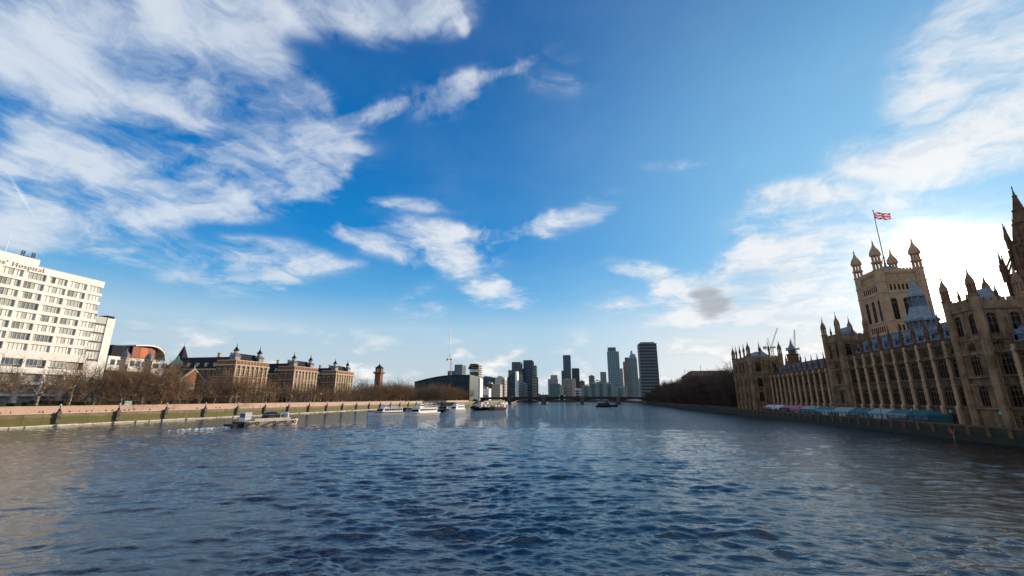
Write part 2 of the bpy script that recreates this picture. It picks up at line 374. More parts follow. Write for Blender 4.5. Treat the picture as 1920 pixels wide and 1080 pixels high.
def wall_material(name, base, algae, z0, z1):
    """river wall: stone, green weed on the wetted band, rain marks"""
    mt = bpy.data.materials.new(name); mt.use_nodes = True; t = NT(mt.node_tree)
    g = t.node('ShaderNodeNewGeometry').outputs['Position']; x, y, z = t.sep(g)
    n1 = t.noise(g, 0.5, 6, 0.65); n2 = t.noise(t.v('MULTIPLY', g, (1, .12, 2.2)), 1.0, 6, .65)
    c = t.mix(t.ss(n1, .35, .65), (*base, 1), (base[0]*.6, base[1]*.58, base[2]*.55, 1))
    zj = t.m('MULTIPLY_ADD', t.m('SUBTRACT', n2, .5), 2.8, z)
    wet = t.m('MULTIPLY', t.ss(zj, z1-.5, z1+.2, 1, 0), t.ss(zj, z0-.1, z0+.4))
    weed = t.mix(t.ss(n2, .4, .6), (*algae, 1), (algae[0]*1.5, algae[1]*1.0, algae[2]*.9, 1))
    c = t.mix(t.m('MULTIPLY', wet, t.ss(t.noise(t.v('MULTIPLY', g, (1, .3, 1.5)), .8, 6, .7), .3, .5, .35, .97)), c, weed)
    st = t.ss(t.noise(t.v('MULTIPLY', g, (.5, .55, .06)), 1.0, 6, .65), .5, .72)                  # run-off stains
    c = t.mix(t.m('MULTIPLY', st, .6), c, (base[0]*.22, base[1]*.2, base[2]*.18, 1))
    p = t.node('ShaderNodeBsdfPrincipled'); t.put(p.inputs['Base Color'], c); p.inputs['Roughness'].default_value = .8
    b = t.node('ShaderNodeBump'); b.inputs['Strength'].default_value = .5; b.inputs['Distance'].default_value = .08
    t.put(b.inputs['Height'], t.noise(g, 2.5, 5, .6)); t.t.links.new(b.outputs[0], p.inputs['Normal'])
    o = t.node('ShaderNodeOutputMaterial'); t.t.links.new(p.outputs[0], o.inputs[0]); return mt
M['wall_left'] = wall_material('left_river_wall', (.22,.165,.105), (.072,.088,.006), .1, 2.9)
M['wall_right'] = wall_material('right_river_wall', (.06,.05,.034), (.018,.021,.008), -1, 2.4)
def memorial_material():
    mt = bpy.data.materials.new('wall_of_small_red_hearts'); mt.use_nodes = True; t = NT(mt.node_tree)
    g = t.node('ShaderNodeNewGeometry').outputs['Position']
    vo = t.node('ShaderNodeTexVoronoi'); t.put(vo.inputs['Vector'], g); vo.inputs['Scale'].default_value = 4.0
    d = t.ss(vo.outputs['Distance'], .30, .42, 1, 0)
    n = t.ss(t.noise(g, .35, 5, .6), .35, .6)
    c = t.mix(t.m('MULTIPLY', d, t.m('MULTIPLY_ADD', n, .5, .4)), (.52,.37,.28,1), (.46,.09,.075,1))
    p = t.node('ShaderNodeBsdfPrincipled'); t.put(p.inputs['Base Color'], c); p.inputs['Roughness'].default_value = .8
    o = t.node('ShaderNodeOutputMaterial'); t.t.links.new(p.outputs[0], o.inputs[0]); return mt
M['hearts'] = memorial_material()

YB0, YB1 = 40.0, 1250.0          # reach of the river walls
ZP, ZG = 3.2, 5.4                # left walkway, left ground
mb = MB().box(-9000, -188.6, -400, 9000, -2, ZG); struct('left_bank_ground', mb.mesh('left_bank_ground', M['soil']))
mb = MB().box(-188.6, XL-.9, -400, YB1, -2, ZP); struct('riverside_walkway', mb.mesh('riverside_walkway', M['granite']))
mb = MB().box(91.5, 9000, -400, 9000, -2, 4.2); struct('right_bank_ground', mb.mesh('right_bank_ground', M['soil']))
mb = MB().box(XR+.9, 91.5, 40, 276, -2, 2.7); struct('terrace_floor', mb.mesh('terrace_floor', M['granite_dark']))
mb = MB().box(XR+.9, 91.5, 276, YB1, -2, 3.6); struct('riverside_garden', mb.mesh('riverside_garden', M['soil']))
mb = MB().box(-188.6, 91.5, YB1, 9000, -2, 4.0); struct('far_bank_ground', mb.mesh('far_bank_ground', M['soil']))

w = thing('embankment_wall', 'long granite river wall with green weed along the left bank', 'wall', (XL, 40, 0))
wp(w, 'wall_face', MB().box(XL-.9, XL, YB0, YB1, -2, 3.9).mesh('wall_face', M['wall_left']))
wp(w, 'coping', MB().box(XL-1.0, XL+.18, YB0, YB1, 3.9, 4.25).mesh('coping', M['dressing']))
mb = MB(); y = YB0
while y < 420:
    d = 2+rnd.random()*3; mb.box(XL, XL+1.2+rnd.random()*.7, y, min(y+d-.04, 420), -1, .18+rnd.random()*.16); y += d
wp(w, 'toe_ledge', mb.mesh('toe_ledge', mat('bleached_ledge', (.74,.68,.58), .8, .2, 1)))
w = thing('memorial_wall', 'pale wall covered with pink red hearts behind the riverside walkway', 'wall', (-188.6, 40, ZP))
wp(w, 'wall_face', MB().box(-188.9, -188.4, YB0, 420, ZP, 6.1).mesh('wall_face', M['hearts']))
wp(w, 'coping', MB().box(-189.0, -188.3, YB0, 420, 6.1, 6.35).mesh('coping', M['dressing']))
w = thing('garden_wall', 'low pale stone wall on the left bank past the pavilions', 'wall', (-188.6, 420, ZP))
wp(w, 'wall_face', MB().box(-188.9, -188.4, 421, 690, ZP, 5.9).mesh('wall_face', M['dressing']))
wp(w, 'coping', MB().box(-189.0, -188.3, 421, 690, 5.9, 6.1).mesh('coping', M['granite']))

w = thing('terrace_wall', 'dark weedy river wall below the palace terrace on the right', 'wall', (XR, 40, 0))
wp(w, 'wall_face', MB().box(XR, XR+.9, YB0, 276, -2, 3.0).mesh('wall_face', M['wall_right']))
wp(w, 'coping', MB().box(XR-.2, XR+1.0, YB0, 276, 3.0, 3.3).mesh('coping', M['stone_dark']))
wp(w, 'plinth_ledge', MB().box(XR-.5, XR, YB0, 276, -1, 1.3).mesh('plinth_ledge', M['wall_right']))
mb0 = MB().box(-.28, 0, -.45, .45, 1.3, 3.0).mesh('pilaster', M['stone_dark'])
for i in range(34): wp(w, 'pilaster', mb0, (XR, 100+i*5.1, 0))
w = thing('garden_river_wall', 'dark river wall below the trees of the right bank garden', 'wall', (XR, 276, 0))
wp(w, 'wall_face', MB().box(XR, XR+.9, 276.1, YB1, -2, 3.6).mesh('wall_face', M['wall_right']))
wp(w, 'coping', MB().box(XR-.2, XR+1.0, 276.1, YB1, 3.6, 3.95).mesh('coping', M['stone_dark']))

# lamp piers along the left wall: granite pier, mooring ring, dolphin lamp standard with a globe
def make_pier_meshes():
    pier = MB().box(0, .8, -.48, .48, .9, 4.0).box(0, .95, -.6, .6, 3.6, 3.95).box(.1, 1.0, -.6, .6, 4.0, 4.55).prism([(0,.2),(.0,.9),(.95,.9)], 'y', -.45, .45)
    lamp = MB().lathe(.5, 0, [(.42,4.55),(.45,4.8),(.25,4.95),(.34,5.2),(.16,5.5),(.13,6.2),(.2,6.3),(.08,6.4)], 8)
    for s in (-1, 1): lamp.tube((.5, s*.05, 4.8), (.5, s*.45, 5.1), .16, .1).tube((.5, s*.45, 5.1), (.5, s*.12, 5.6), .1, .05)
    globe = MB().lathe(.5, 0, [(.1,6.38),(.26,6.5),(.32,6.7),(.26,6.9),(.1,7.02),(.03,7.2)], 8)
    ring = MB().ring((1.02, 0, 2.6), (1, 0, 0), .42, .07)
    return (pier.mesh('pier', M['granite_dark']), lamp.mesh('lamp_standard', M['iron']), globe.mesh('globe', M['white']), ring.mesh('mooring_ring', M['iron']))
PM = make_pier_meshes()
for i in range(22):
    y = 102.5+i*19.3
    o = thing('embankment_lamp', f'granite pier with iron lamp on left river wall, {nth(i+1)} from the left', 'lamp', (XL, y, .9), 0, 'lamp piers on the left wall')
    for nm, me in zip(('pier', 'lamp_standard', 'globe', 'mooring_ring'), PM): wp(o, nm, me, (XL, y, 0))
# ------------------------------------------------------------------ palace on the right bank
XF, ZT, BAY = 91.0, 2.7, 5.1
M['stone_bay'] = mat('shade_toned_limestone', (.175,.10,.05), .88, .3, .4, .5, (.09,.05,.024), streak=.5, bscale=3)  # bays coloured darker than the buttresses, shade of the recesses painted in
def pinnacle(mb, cx, cy, z, h, r):
    """slender Gothic pinnacle: panelled shaft, gablets, crocketed spirelet, finial"""
    mb.lathe(cx, cy, [(r,z),(r,z+h*.34),(r*1.35,z+h*.36),(r*1.35,z+h*.40),(r*.95,z+h*.43)], 8)
    for k in range(4):
        a = k*math.pi/2; mb.lathe(cx+math.cos(a)*r*1.05, cy+math.sin(a)*r*1.05, [(r*.28,z+h*.3),(r*.28,z+h*.46),(.01,z+h*.58)], 4)
    mb.lathe(cx, cy, [(r*.95,z+h*.43),(r*.62,z+h*.58),(r*.74,z+h*.60),(r*.40,z+h*.74),(r*.50,z+h*.755),(r*.16,z+h*.90),(r*.34,z+h*.925),(r*.12,z+h*.95),(r*.05,z+h)], 8)
    return mb
def turret(mb, cx, cy, z0, z1, tip, r):
    """octagonal corner turret with belfry openings and an ogee cap"""
    mb.lathe(cx, cy, [(r,z0),(r,z1),(r*1.16,z1+.15),(r*1.16,z1+.5),(r*.92,z1+.6)], 8)
    H = tip-z1; zb = z1+.6; zt = z1+H*.36
    for k in range(8):
        a = 2*math.pi*k/8+math.pi/8; mb.lathe(cx+math.cos(a)*r*.78, cy+math.sin(a)*r*.78, [(r*.15,zb),(r*.15,zt),(r*.02,zt+H*.16)], 4)
    mb.lathe(cx, cy, [(r*.34,zb),(r*.34,zt)], 6)
    mb.lathe(cx, cy, [(r*.98,zt),(r*1.02,zt+H*.03),(r*.92,zt+H*.07),(r*.86,zt+H*.15),(r*.60,zt+H*.25),(r*.30,zt+H*.34),(r*.16,zt+H*.43),(r*.26,zt+H*.45),(r*.10,zt+H*.48),(r*.05,tip)], 8)
    return mb
def opening_frame(mb, y0, y1, z0, z1, w, za, zb, x0=0.0, x1=.9):
    """wall between y0..y1, z0..z1 with a pointed opening of width w from za to zb; outward is -x"""
    h = w/2; c = (y0+y1)/2
    mb.box(x0, x1, y0, c-h, z0, z1).box(x0, x1, c+h, y1, z0, z1)
    if za > z0: mb.box(x0, x1, c-h, c+h, z0, za)
    if zb < z1: mb.box(x0, x1, c-h, c+h, zb, z1)
    a = min(.9, w*.38)
    mb.prism([(c-h, zb), (c-h, zb-a), (c-h+w*.12, zb-a*.45), (c, zb)], 'x', x0+.05, x1)
    mb.prism([(c+h, zb), (c+h, zb-a), (c+h-w*.12, zb-a*.45), (c, zb)], 'x', x0+.05, x1)
    return mb
def win_meshes(w, h, n, tag):
    """stone mullions and transom with a dark pane behind; origin at sill centre, outward -x"""
    fr = MB(); 
    for k in range(n+1): y = -w/2+w*k/n; fr.box(.12, .30, y-.05, y+.05, 0, h)
    fr.box(.14, .28, -w/2, w/2, h*.46, h*.46+.14).box(.14, .28, -w/2, w/2, h*.80, h*.80+.10).box(-.05, .30, -w/2, w/2, -.12, .08)
    for k in range(n):
        y = -w/2+w*(k+.5)/n; q = w/n/2
        fr.prism([(y-q,h*.80),(y-q,h*.70),(y,h*.80)], 'x', .16, .26).prism([(y+q,h*.80),(y+q,h*.70),(y,h*.80)], 'x', .16, .26)
    pn = MB().box(.30, .36, -w/2, w/2, 0, h)
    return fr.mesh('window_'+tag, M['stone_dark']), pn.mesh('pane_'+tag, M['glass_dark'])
W_MAIN = win_meshes(3.1, 4.7, 3, 'main'); W_ATTIC = win_meshes(1.9, 2.0, 3, 'attic'); W_GROUND = win_meshes(1.5, 2.2, 2, 'ground'); W_WIDE = win_meshes(3.4, 4.7, 4, 'wide'); W_TALL = win_meshes(2.0, 4.6, 2, 'tall')
def put_win(parent, wm, loc, rz=0.0):
    f = wp(parent, 'window', wm[0], loc, rz); link('pane', wm[1], f)
def carved(mb, y0, y1, z0, z1, n, x=0.0):
    """panelled band: ribs and small shields standing on a recessed ground"""
    st = (y1-y0)/n
    for k in range(n):
        mb.box(x-.12, x, y0+k*st, y0+k*st+st*.16, z0, z1)
        mb.prism([(y0+k*st+st*.3, z0+.15), (y0+k*st+st*.6, z0+.05), (y0+k*st+st*.88, z0+.15), (y0+k*st+st*.88, z1-.2), (y0+k*st+st*.3, z1-.2)], 'x', x-.09, x)
    return mb
def crenels(mb, y0, y1, z, n, x0=0.0, x1=.35, h=.9, hl=.45):
    mb.box(x0, x1, y0, y1, z, z+hl); st = (y1-y0)/n
    for k in range(n): mb.box(x0-.03, x1+.03, y0+k*st+st*.18, y0+k*st+st*.82, z+hl, z+h)
    return mb
def bay_mesh(attic):
    hb = BAY/2; mb = MB()
    opening_frame(mb, -hb, hb, ZT, 6.5, 1.5, ZT+.5, ZT+2.7)
    mb.box(-.38, 0, -hb, hb, 6.5, 6.95); mb.box(0, .9, -hb, hb, 6.5, 7.1)
    opening_frame(mb, -hb, hb, 7.1, 12.0, 3.1, 7.1, 11.8)
    mb.box(-.25, .9, -hb, hb, 12.0, 12.25).box(0.05, .9, -hb, hb, 12.25, 13.7); carved(mb, -1.9, 1.9, 12.3, 13.6, 5, .05)
    mb.box(-.28, .9, -hb, hb, 13.7, 13.98)
    opening_frame(mb, -hb, hb, 13.98, 19.0, 3.1, 14.1, 18.8)
    mb.box(-.5, .9, -hb, hb, 19.0, 19.55)
    for s in (-1, 1):
        for z0, z1 in ((7.1, 12), (14, 19)): mb.box(-.12, 0, s*1.78-.1, s*1.78+.1, z0, z1)
        for z in (8.2, 9.6, 11, 15.2, 16.6, 18): mb.box(-.07, 0, s*1.66-.05, s*1.66+.05, z, z+.7)
    if attic:
        opening_frame(mb, -hb, hb, 19.55, 22.4, 1.9, 20.1, 22.1); carved(mb, -2.0, -1.1, 19.7, 22.2, 2); carved(mb, 1.1, 2.0, 19.7, 22.2, 2)
        mb.box(-.35, .9, -hb, hb, 22.4, 22.85); crenels(mb, -hb, hb, 22.85, 4, 0, .4, 1.35, .75)
    else: crenels(mb, -hb, hb, 19.55, 4, 0, .4, 1.5, .85)
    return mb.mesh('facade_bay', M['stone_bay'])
def buttress_mesh(ztop):
    mb = MB(); 
    mb.box(-.8, .3, -.46, .46, ZT, 6.5).prism([(-.85, 6.5), (.2, 6.5), (.2, 7.2), (-.6, 7.2)], 'y', -.5, .5)
    mb.lathe(-.16, 0, [(.44, 7.2), (.44, 12.0), (.56, 12.05), (.56, 12.3), (.42, 12.4), (.42, 13.7), (.54, 13.75), (.54, 14.0), (.40, 14.1), (.40, 19.0), (.58, 19.1), (.58, 19.5), (.40, 19.7), (.40, ztop)], 8)
    mb.box(-.2, .3, -.3, .3, 7.2, ztop-.6)
    for z in (8.4, 10.0, 15.3, 16.9): mb.box(-.66, -.5, -.14, .14, z, z+1.0)          # canopied niches
    return mb.mesh('buttress', M['stone_tower'])  # paler stone than the bays, so the lit look is in the colour
BM = {True: bay_mesh(True), False: bay_mesh(False)}
BT = {True: buttress_mesh(23.6), False: buttress_mesh(20.6)}
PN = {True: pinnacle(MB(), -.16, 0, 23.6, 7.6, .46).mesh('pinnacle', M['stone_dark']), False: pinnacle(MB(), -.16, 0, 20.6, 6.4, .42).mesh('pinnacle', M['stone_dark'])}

pal = thing('gothic_palace', 'long honey stone Gothic palace with rows of pinnacles on the right bank', 'palace', (XF, 60, ZT))
def facade(y0, n, attic, first_b=True):
    for i in range(n+1):
        y = y0+i*BAY
        if i > 0 or first_b:
            b = wp(pal, 'buttress', BT[attic], (XF, y, 0)); link('pinnacle', PN[attic], b)
    for i in range(n):
        y = y0+(i+.5)*BAY
        wp(pal, 'facade_bay', BM[attic], (XF, y, 0))
        put_win(pal, W_GROUND, (XF, y, ZT+.5)); put_win(pal, W_MAIN, (XF, y, 7.1)); put_win(pal, W_MAIN, (XF, y, 14.1))
        if attic: put_win(pal, W_ATTIC, (XF, y, 20.1))
Y_C0 = 126.9; N_C = 10; Y_C1 = Y_C0+N_C*BAY           # centre block between the towers
Y_S0 = 188.6; N_S = 12; Y_S1 = Y_S0+N_S*BAY           # south wing
facade(Y_C0, N_C, True); facade(Y_S0, N_S, False); facade(118.3-8*BAY, 8, False)
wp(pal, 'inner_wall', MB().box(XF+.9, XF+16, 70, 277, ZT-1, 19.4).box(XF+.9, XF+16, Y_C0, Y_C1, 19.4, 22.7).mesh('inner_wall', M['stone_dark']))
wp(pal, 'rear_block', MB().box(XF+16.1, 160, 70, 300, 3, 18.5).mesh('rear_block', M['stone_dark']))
# roofs: cast-iron plates on steep slopes, a row of small dormers
def roof(y0, y1, zb, zr, x0=XF+1.2, x1=XF+15):
    xm = x0+5.2
    r = wp(pal, 'roof', MB().prism([(x0, zb), (xm, zr), (xm+3, zr), (x1, zb)], 'y', y0, y1).mesh('roof', M['slate']))
    mb = MB()
    y = y0
    while y < y1: mb.prism([(x0-.1, zb+.12), (xm-.1, zr+.14), (xm+.3, zr+.14), (x0+.3, zb+.12)], 'y', y, y+.16); y += 1.28
    mb.box(xm-.1, xm+.1, y0, y1, zr, zr+.45)
    o = link('roof_rib', mb.mesh('roof_rib', M['lead']), r); return r
def dormers(y0, n, zb, zr):
    me = MB().box(0, 2.6, -.55, .55, 0, 1.5).prism([(-.75, 1.5), (.75, 1.5), (0, 2.7)], 'x', -.15, 2.8).mesh('dormer', M['lead'])
    pn = MB().box(-.05, 0, -.38, .38, .25, 1.35).mesh('dormer_pane', M['glass_dark'])
    for i in range(n):
        d = wp(pal, 'dormer', me, (XF+3.0, y0+(i+.5)*BAY, zb+(zr-zb)*.34)); link('pane', pn, d)
roof(Y_C0, Y_C1, 22.9, 29.2); dormers(Y_C0, N_C, 22.9, 29.2)
roof(Y_S0, Y_S1, 19.6, 25.2); dormers(Y_S0, N_S, 19.6, 25.2)
roof(80, 118.3, 19.6, 25.2); dormers(118.3-8*BAY, 8, 19.6, 25.2)

def face_tower(name, label, x0, x1, y0, y1, levels, ztop, tip, tr, wins, nz=None, mt='stone', root=None):
    """square tower block: storeys with string courses, parapet, four corner turrets"""
    t = root or thing(name, label, 'tower', ((x0+x1)/2, (y0+y1)/2, ZT))
    mb = MB().box(x0+.45, x1-.3, y0+.45, y1-.3, ZT-1, ztop)
    for z in levels: mb.box(x0-.25, x1+.25, y0-.25, y1+.25, z-.22, z+.22)
    mb.box(x0-.45, x1+.45, y0-.45, y1+.45, ztop-.5, ztop+.1)
    wp(t, 'wall', mb.mesh('wall', M[mt]))
    mb = MB(); nx, ny = max(3, int((x1-x0)/1.5)), max(3, int((y1-y0)/1.5))
    crenels(mb, y0, y1, ztop+.1, ny, x0-.3, x0+.15, 2.2, 1.3); crenels(mb, y0, y1, ztop+.1, ny, x1-.15, x1+.3, 2.2, 1.3)
    for yy in (y0, y1):
        mb.box(x0, x1, yy-.2, yy+.2, ztop+.1, ztop+1.4); st = (x1-x0)/nx
        for k in range(nx): mb.box(x0+k*st+st*.18, x0+k*st+st*.82, yy-.23, yy+.23, ztop+1.4, ztop+2.3)
    wp(t, 'parapet', mb.mesh('parapet', M[mt]))
    for cx in (x0, x1):
        for cy in (y0, y1): wp(t, 'turret', turret(MB(), 0, 0, ZT, ztop+2.6, tip, tr).mesh('turret', M[mt]), (cx, cy, 0))
    return t
def ribs(mb, y0, y1, z0, z1, ww):
    """blind tracery beside an opening: upright ribs, small arches and ledges"""
    c = (y0+y1)/2
    for s in (-1, 1):
        a = ww/2+.18
        while a < (y1-y0)/2-.1:
            mb.box(-.13, 0, c+s*a-.07, c+s*a+.07, z0, z1)
            for q in range(max(1, int((z1-z0)/1.7))): z = z0+.5+q*1.7; mb.prism([(c+s*a, z+.9), (c+s*(a+.5), z+.9), (c+s*(a+.25), z+.62)], 'x', -.09, 0)
            a += .52
    mb.box(-.16, 0, c-ww/2-.14, c-ww/2, z0, z1).box(-.16, 0, c+ww/2, c+ww/2+.14, z0, z1)
def tower_skin(t, x0, x1, y0, y1, z0, z1, nwest, nnorth, wm, za, ww, mt='stone'):
    """wall skin with real openings on the river face (-x) and the north face (-y)"""
    zb = za+wm[2]
    L = (y1-y0)/nwest; mb = MB()
    for k in range(nwest): opening_frame(mb, y0+k*L, y0+(k+1)*L, z0, z1, ww, za, zb, 0, .45)
    for k in range(nwest): mb.box(-.12, 0, y0+k*L-.12, y0+k*L+.12, z0, z1); ribs(mb, y0+k*L, y0+(k+1)*L, z0, z1, ww)
    wp(t, 'wall_skin', mb.mesh('wall_skin', M[mt]), (x0, 0, 0))
    for k in range(nwest): put_win(t, wm, (x0-.12, y0+(k+.5)*L, za))
    L = (x1-x0)/nnorth; mb = MB()
    for k in range(nnorth): opening_frame(mb, k*L-(x1-x0)/2, (k+1)*L-(x1-x0)/2, z0, z1, ww, za, zb, 0, .45); ribs(mb, k*L-(x1-x0)/2, (k+1)*L-(x1-x0)/2, z0, z1, ww)
    wp(t, 'wall_skin', mb.mesh('wall_skin', M[mt]), ((x0+x1)/2, y0, 0), R(90))
    for k in range(nnorth): put_win(t, wm, (x0+(k+.5)*L, y0-.12, za), R(90))
W_T = (*win_meshes(2.0, 4.9, 2, 'tower'), 4.9); W_TL = (*win_meshes(2.6, 4.7, 3, 'tower_low'), 4.7); W_TG = (*win_meshes(2.2, 2.0, 3, 'tower_attic'), 2.0)
for nm, lb, y0, y1 in (('facade_tower', 'pinnacled stone tower nearest on the palace front by the right edge', 118.4, 126.6), ('facade_tower', 'pinnacled stone tower midway along the palace front below the flag tower', 178.3, 188.3)):
    t = face_tower(nm, lb, 90.0, 99.4, y0, y1, (6.7, 12.1, 13.8, 19.3, 22.6), 30.0, 40.4, .95, None)
    for za, z0, z1, wm, ww in ((7.2, 7.0, 11.95, W_TL, 2.6), (14.2, 14.02, 19.05, W_TL, 2.6), (20.0, 19.55, 22.4, W_TG, 2.2), (23.8, 22.85, 29.45, W_T, 2.0)):
        tower_skin(t, 90.0, 99.4, y0, y1, z0, z1, 1 if ww > 2.1 else 2, 2, wm, za, ww)
    wp(t, 'roof', MB().loft([[(91.2,y0+1,30.1),(98.4,y0+1,30.1),(98.4,y1-1,30.1),(91.2,y1-1,30.1)],[(94.2,y0+2.4,35),(95.6,y0+2.4,35),(95.6,y1-2.4,35),(94.2,y1-2.4,35)]]).mesh('roof', M['slate']))
    mb = MB()
    for fx, fy in ((94.7, y0), (94.7, y1), (90.0, (y0+y1)/2)): pinnacle(mb, fx, fy, 31.5, 4.2, .3)
    wp(t, 'pinnacle', mb.mesh('pinnacle', M['stone_dark']))

# south end pavilion, standing forward to the water
sp = face_tower('end_pavilion', 'square stone pavilion with many pinnacles at the far end of the palace', 81.7, 97.0, 250.2, 276.0, (6.8, 12.6, 14.2, 20.9, 22.0), 28.6, 39.2, 1.05, None)
W_P = (*win_meshes(2.4, 4.6, 3, 'pavilion'), 4.6)
for za, z0, z1 in ((7.6, 7.0, 12.4), (14.9, 14.45, 20.7), (22.7, 22.25, 28.1)):
    tower_skin(sp, 81.7, 97.0, 250.2, 276.0, z0, z1, 4, 2, W_P, za, 2.4)
for cx, cy in ((81.5, 256.6), (81.5, 263.1), (81.5, 269.6), (87.2, 250.0), (91.8, 250.0)):
    wp(sp, 'buttress', MB().lathe(0, 0, [(.62, ZT), (.62, 12.4), (.75, 12.6), (.55, 14.3), (.55, 20.8), (.7, 21), (.5, 22.2), (.5, 31.4)], 8).mesh('buttress', M['stone']), (cx, cy, 0))
    wp(sp, 'pinnacle', pinnacle(MB(), 0, 0, 31.4, 7.0, .45).mesh('pinnacle', M['stone_dark']), (cx, cy, 0))
wp(sp, 'roof', MB().loft([[(83,252,28.7),(95.5,252,28.7),(95.5,274.5,28.7),(83,274.5,28.7)],[(87.5,256,33.6),(91,256,33.6),(91,270,33.6),(87.5,270,33.6)]]).mesh('roof', M['slate']))

# the great flag tower
vx0, vx1, vy0, vy1 = 169.0, 191.4, 281.0, 302.4
vt = thing('flag_tower', 'tallest square stone tower carrying the flag behind the palace roofs', 'tower', (180.2, 291.7, 4.2))
mb = MB().box(vx0+.8, vx1-.5, vy0+.8, vy1-.5, 3, 81.5)
for z in (22, 36, 45.5, 52.3, 69, 75.6): mb.box(vx0-.35, vx1+.35, vy0-.35, vy1+.35, z-.35, z+.35)
wp(vt, 'wall', mb.mesh('wall', M['stone_tower']))
W_V = (*win_meshes(3.0, 12.6, 2, 'great'), 12.6); W_V2 = (*win_meshes(1.2, 3.4, 1, 'slit'), 3.4)
for z0, z1, n, wm, za, ww in ((52.65, 68.65, 3, W_V, 53.2, 3.0), (36.35, 45.15, 3, (*win_meshes(2.8, 6.5, 3, 'lower'), 6.5), 37.2, 2.8), (69.35, 75.25, 9, W_V2, 70.8, 1.2), (45.85, 51.95, 9, W_V2, 46.8, 1.2)):
    Lh = (vx1-vx0-4.4); 
    tower_skin(vt, vx0+2.2, vx1-2.2, vy0+2.2, vy1-2.2, z0, z1, n, n, wm, za, ww, 'stone_tower') if False else None
    mbw = MB(); L = (vy1-vy0-3.6)/n
    for k in range(n): opening_frame(mbw, vy0+1.8+k*L, vy0+1.8+(k+1)*L, z0, z1, ww, za, za+wm[2], 0, .8)
    wp(vt, 'wall_skin', mbw.mesh('wall_skin', M['stone_tower']), (vx0, 0, 0))
    for k in range(n): put_win(vt, wm, (vx0-.05, vy0+1.8+(k+.5)*L, za))
    mbw = MB(); L = (vx1-vx0-3.6)/n; c = (vx0+vx1)/2
    for k in range(n): opening_frame(mbw, -(vx1-vx0)/2+1.8+k*L, -(vx1-vx0)/2+1.8+(k+1)*L, z0, z1, ww, za, za+wm[2], 0, .8)
    wp(vt, 'wall_skin', mbw.mesh('wall_skin', M['stone_tower']), (c, vy0, 0), R(90))
    for k in range(n): put_win(vt, wm, (vx0+1.8+(k+.5)*L, vy0-.05, za), R(90))
mb = MB()
carved(mb, vy0+2, vy1-2, 75.95, 80.6, 12, vx0+.75)
crenels(mb, vy0+1, vy1-1, 81.5, 12, vx0, vx0+.5, 2.4, 1.4); crenels(mb, vy0+1, vy1-1, 81.5, 12, vx1-.5, vx1, 2.4, 1.4)
for yy in (vy0, vy1-.5):
    mb.box(vx0+1, vx1-1, yy, yy+.5, 81.5, 82.9)
    for k in range(12): st = (vx1-vx0-2)/12; mb.box(vx0+1+k*st+st*.18, vx0+1+k*st+st*.82, yy-.03, yy+.53, 82.9, 83.9)
for k in range(12): st = (vx1-vx0-4)/12; mb.box(vx0+2+k*st, vx0+2+k*st+st*.2, vy0+.62, vy0+.8, 75.95, 80.6).box(vx0+2+k*st+st*.35, vx0+2+k*st+st*.85, vy0+.66, vy0+.8, 76.4, 80.0)
mb.box(vx0+.3, vx1-.3, vy0+.3, vy1-.3, 80.8, 81.5)
wp(vt, 'parapet', mb.mesh('parapet', M['stone_tower']))
def great_turret():
    mb = MB(); r = 2.55
    mb.lathe(0, 0, [(r,3),(r,45.2),(r+.3,45.3),(r+.3,45.8),(r,46),(r,52),(r+.3,52.1),(r+.3,52.6),(r,52.8),(r,68.7),(r+.3,68.8),(r+.3,69.4),(r-.05,69.5),(r-.05,75.3),(r+.3,75.4),(r+.3,76),(r-.1,76.2),(r-.1,82.5),(r+.25,82.7),(r+.25,83.4),(r-.3,83.5)], 8)
    for zb, zt, q in ((83.5, 87.2, .80), (88.6, 91.8, .72)):
        for k in range(8):
            a = 2*math.pi*k/8+math.pi/8; mb.lathe(math.cos(a)*r*q, math.sin(a)*r*q, [(.34,zb),(.30,zt),(.04,zt+1.7)], 4)
        mb.lathe(0, 0, [(.5,zb),(.5,zt)], 6)
    mb.lathe(0, 0, [(r*.98,87.2),(r*1.08,87.4),(r*1.08,88.3),(r*.8,88.6)], 8)
    mb.lathe(0, 0, [(r*.95,91.8),(r*1.1,92.1),(r*1.12,93.0),(r*1.02,94.3),(r*.78,95.8),(r*.42,97.3),(r*.2,99.0),(r*.12,100.4),(.42,100.7),(.42,101.0),(.12,101.3),(.08,102.7)], 8)
    return mb.mesh('corner_turret', M['stone_tower'])
GT = great_turret()
for cx in (vx0+.9, vx1-.9):
    for cy in (vy0+.9, vy1-.9): wp(vt, 'corner_turret', GT, (cx, cy, 0))
wp(vt, 'roof', MB().loft([[(171,283,81.4),(189.4,283,81.4),(189.4,300.4,81.4),(171,300.4,81.4)],[(178,290,87.5),(182.4,290,87.5),(182.4,294,87.5),(178,294,87.5)]]).mesh('roof', M['lead']))
mb = MB().tube((180.2,291.7,81.4), (180.2,291.7,124.8), .34, .16, 8).lathe(180.2, 291.7, [(.05,124.6),(.4,124.9),(.4,125.3),(.05,125.6)], 8)
for k in range(4):
    a = k*math.pi/2+math.pi/4; mb.tube((180.2+3*math.cos(a), 291.7+3*math.sin(a), 84), (180.2, 291.7, 95), .22, .14)
wp(vt, 'flagpole', mb.mesh('flagpole', M['iron']))

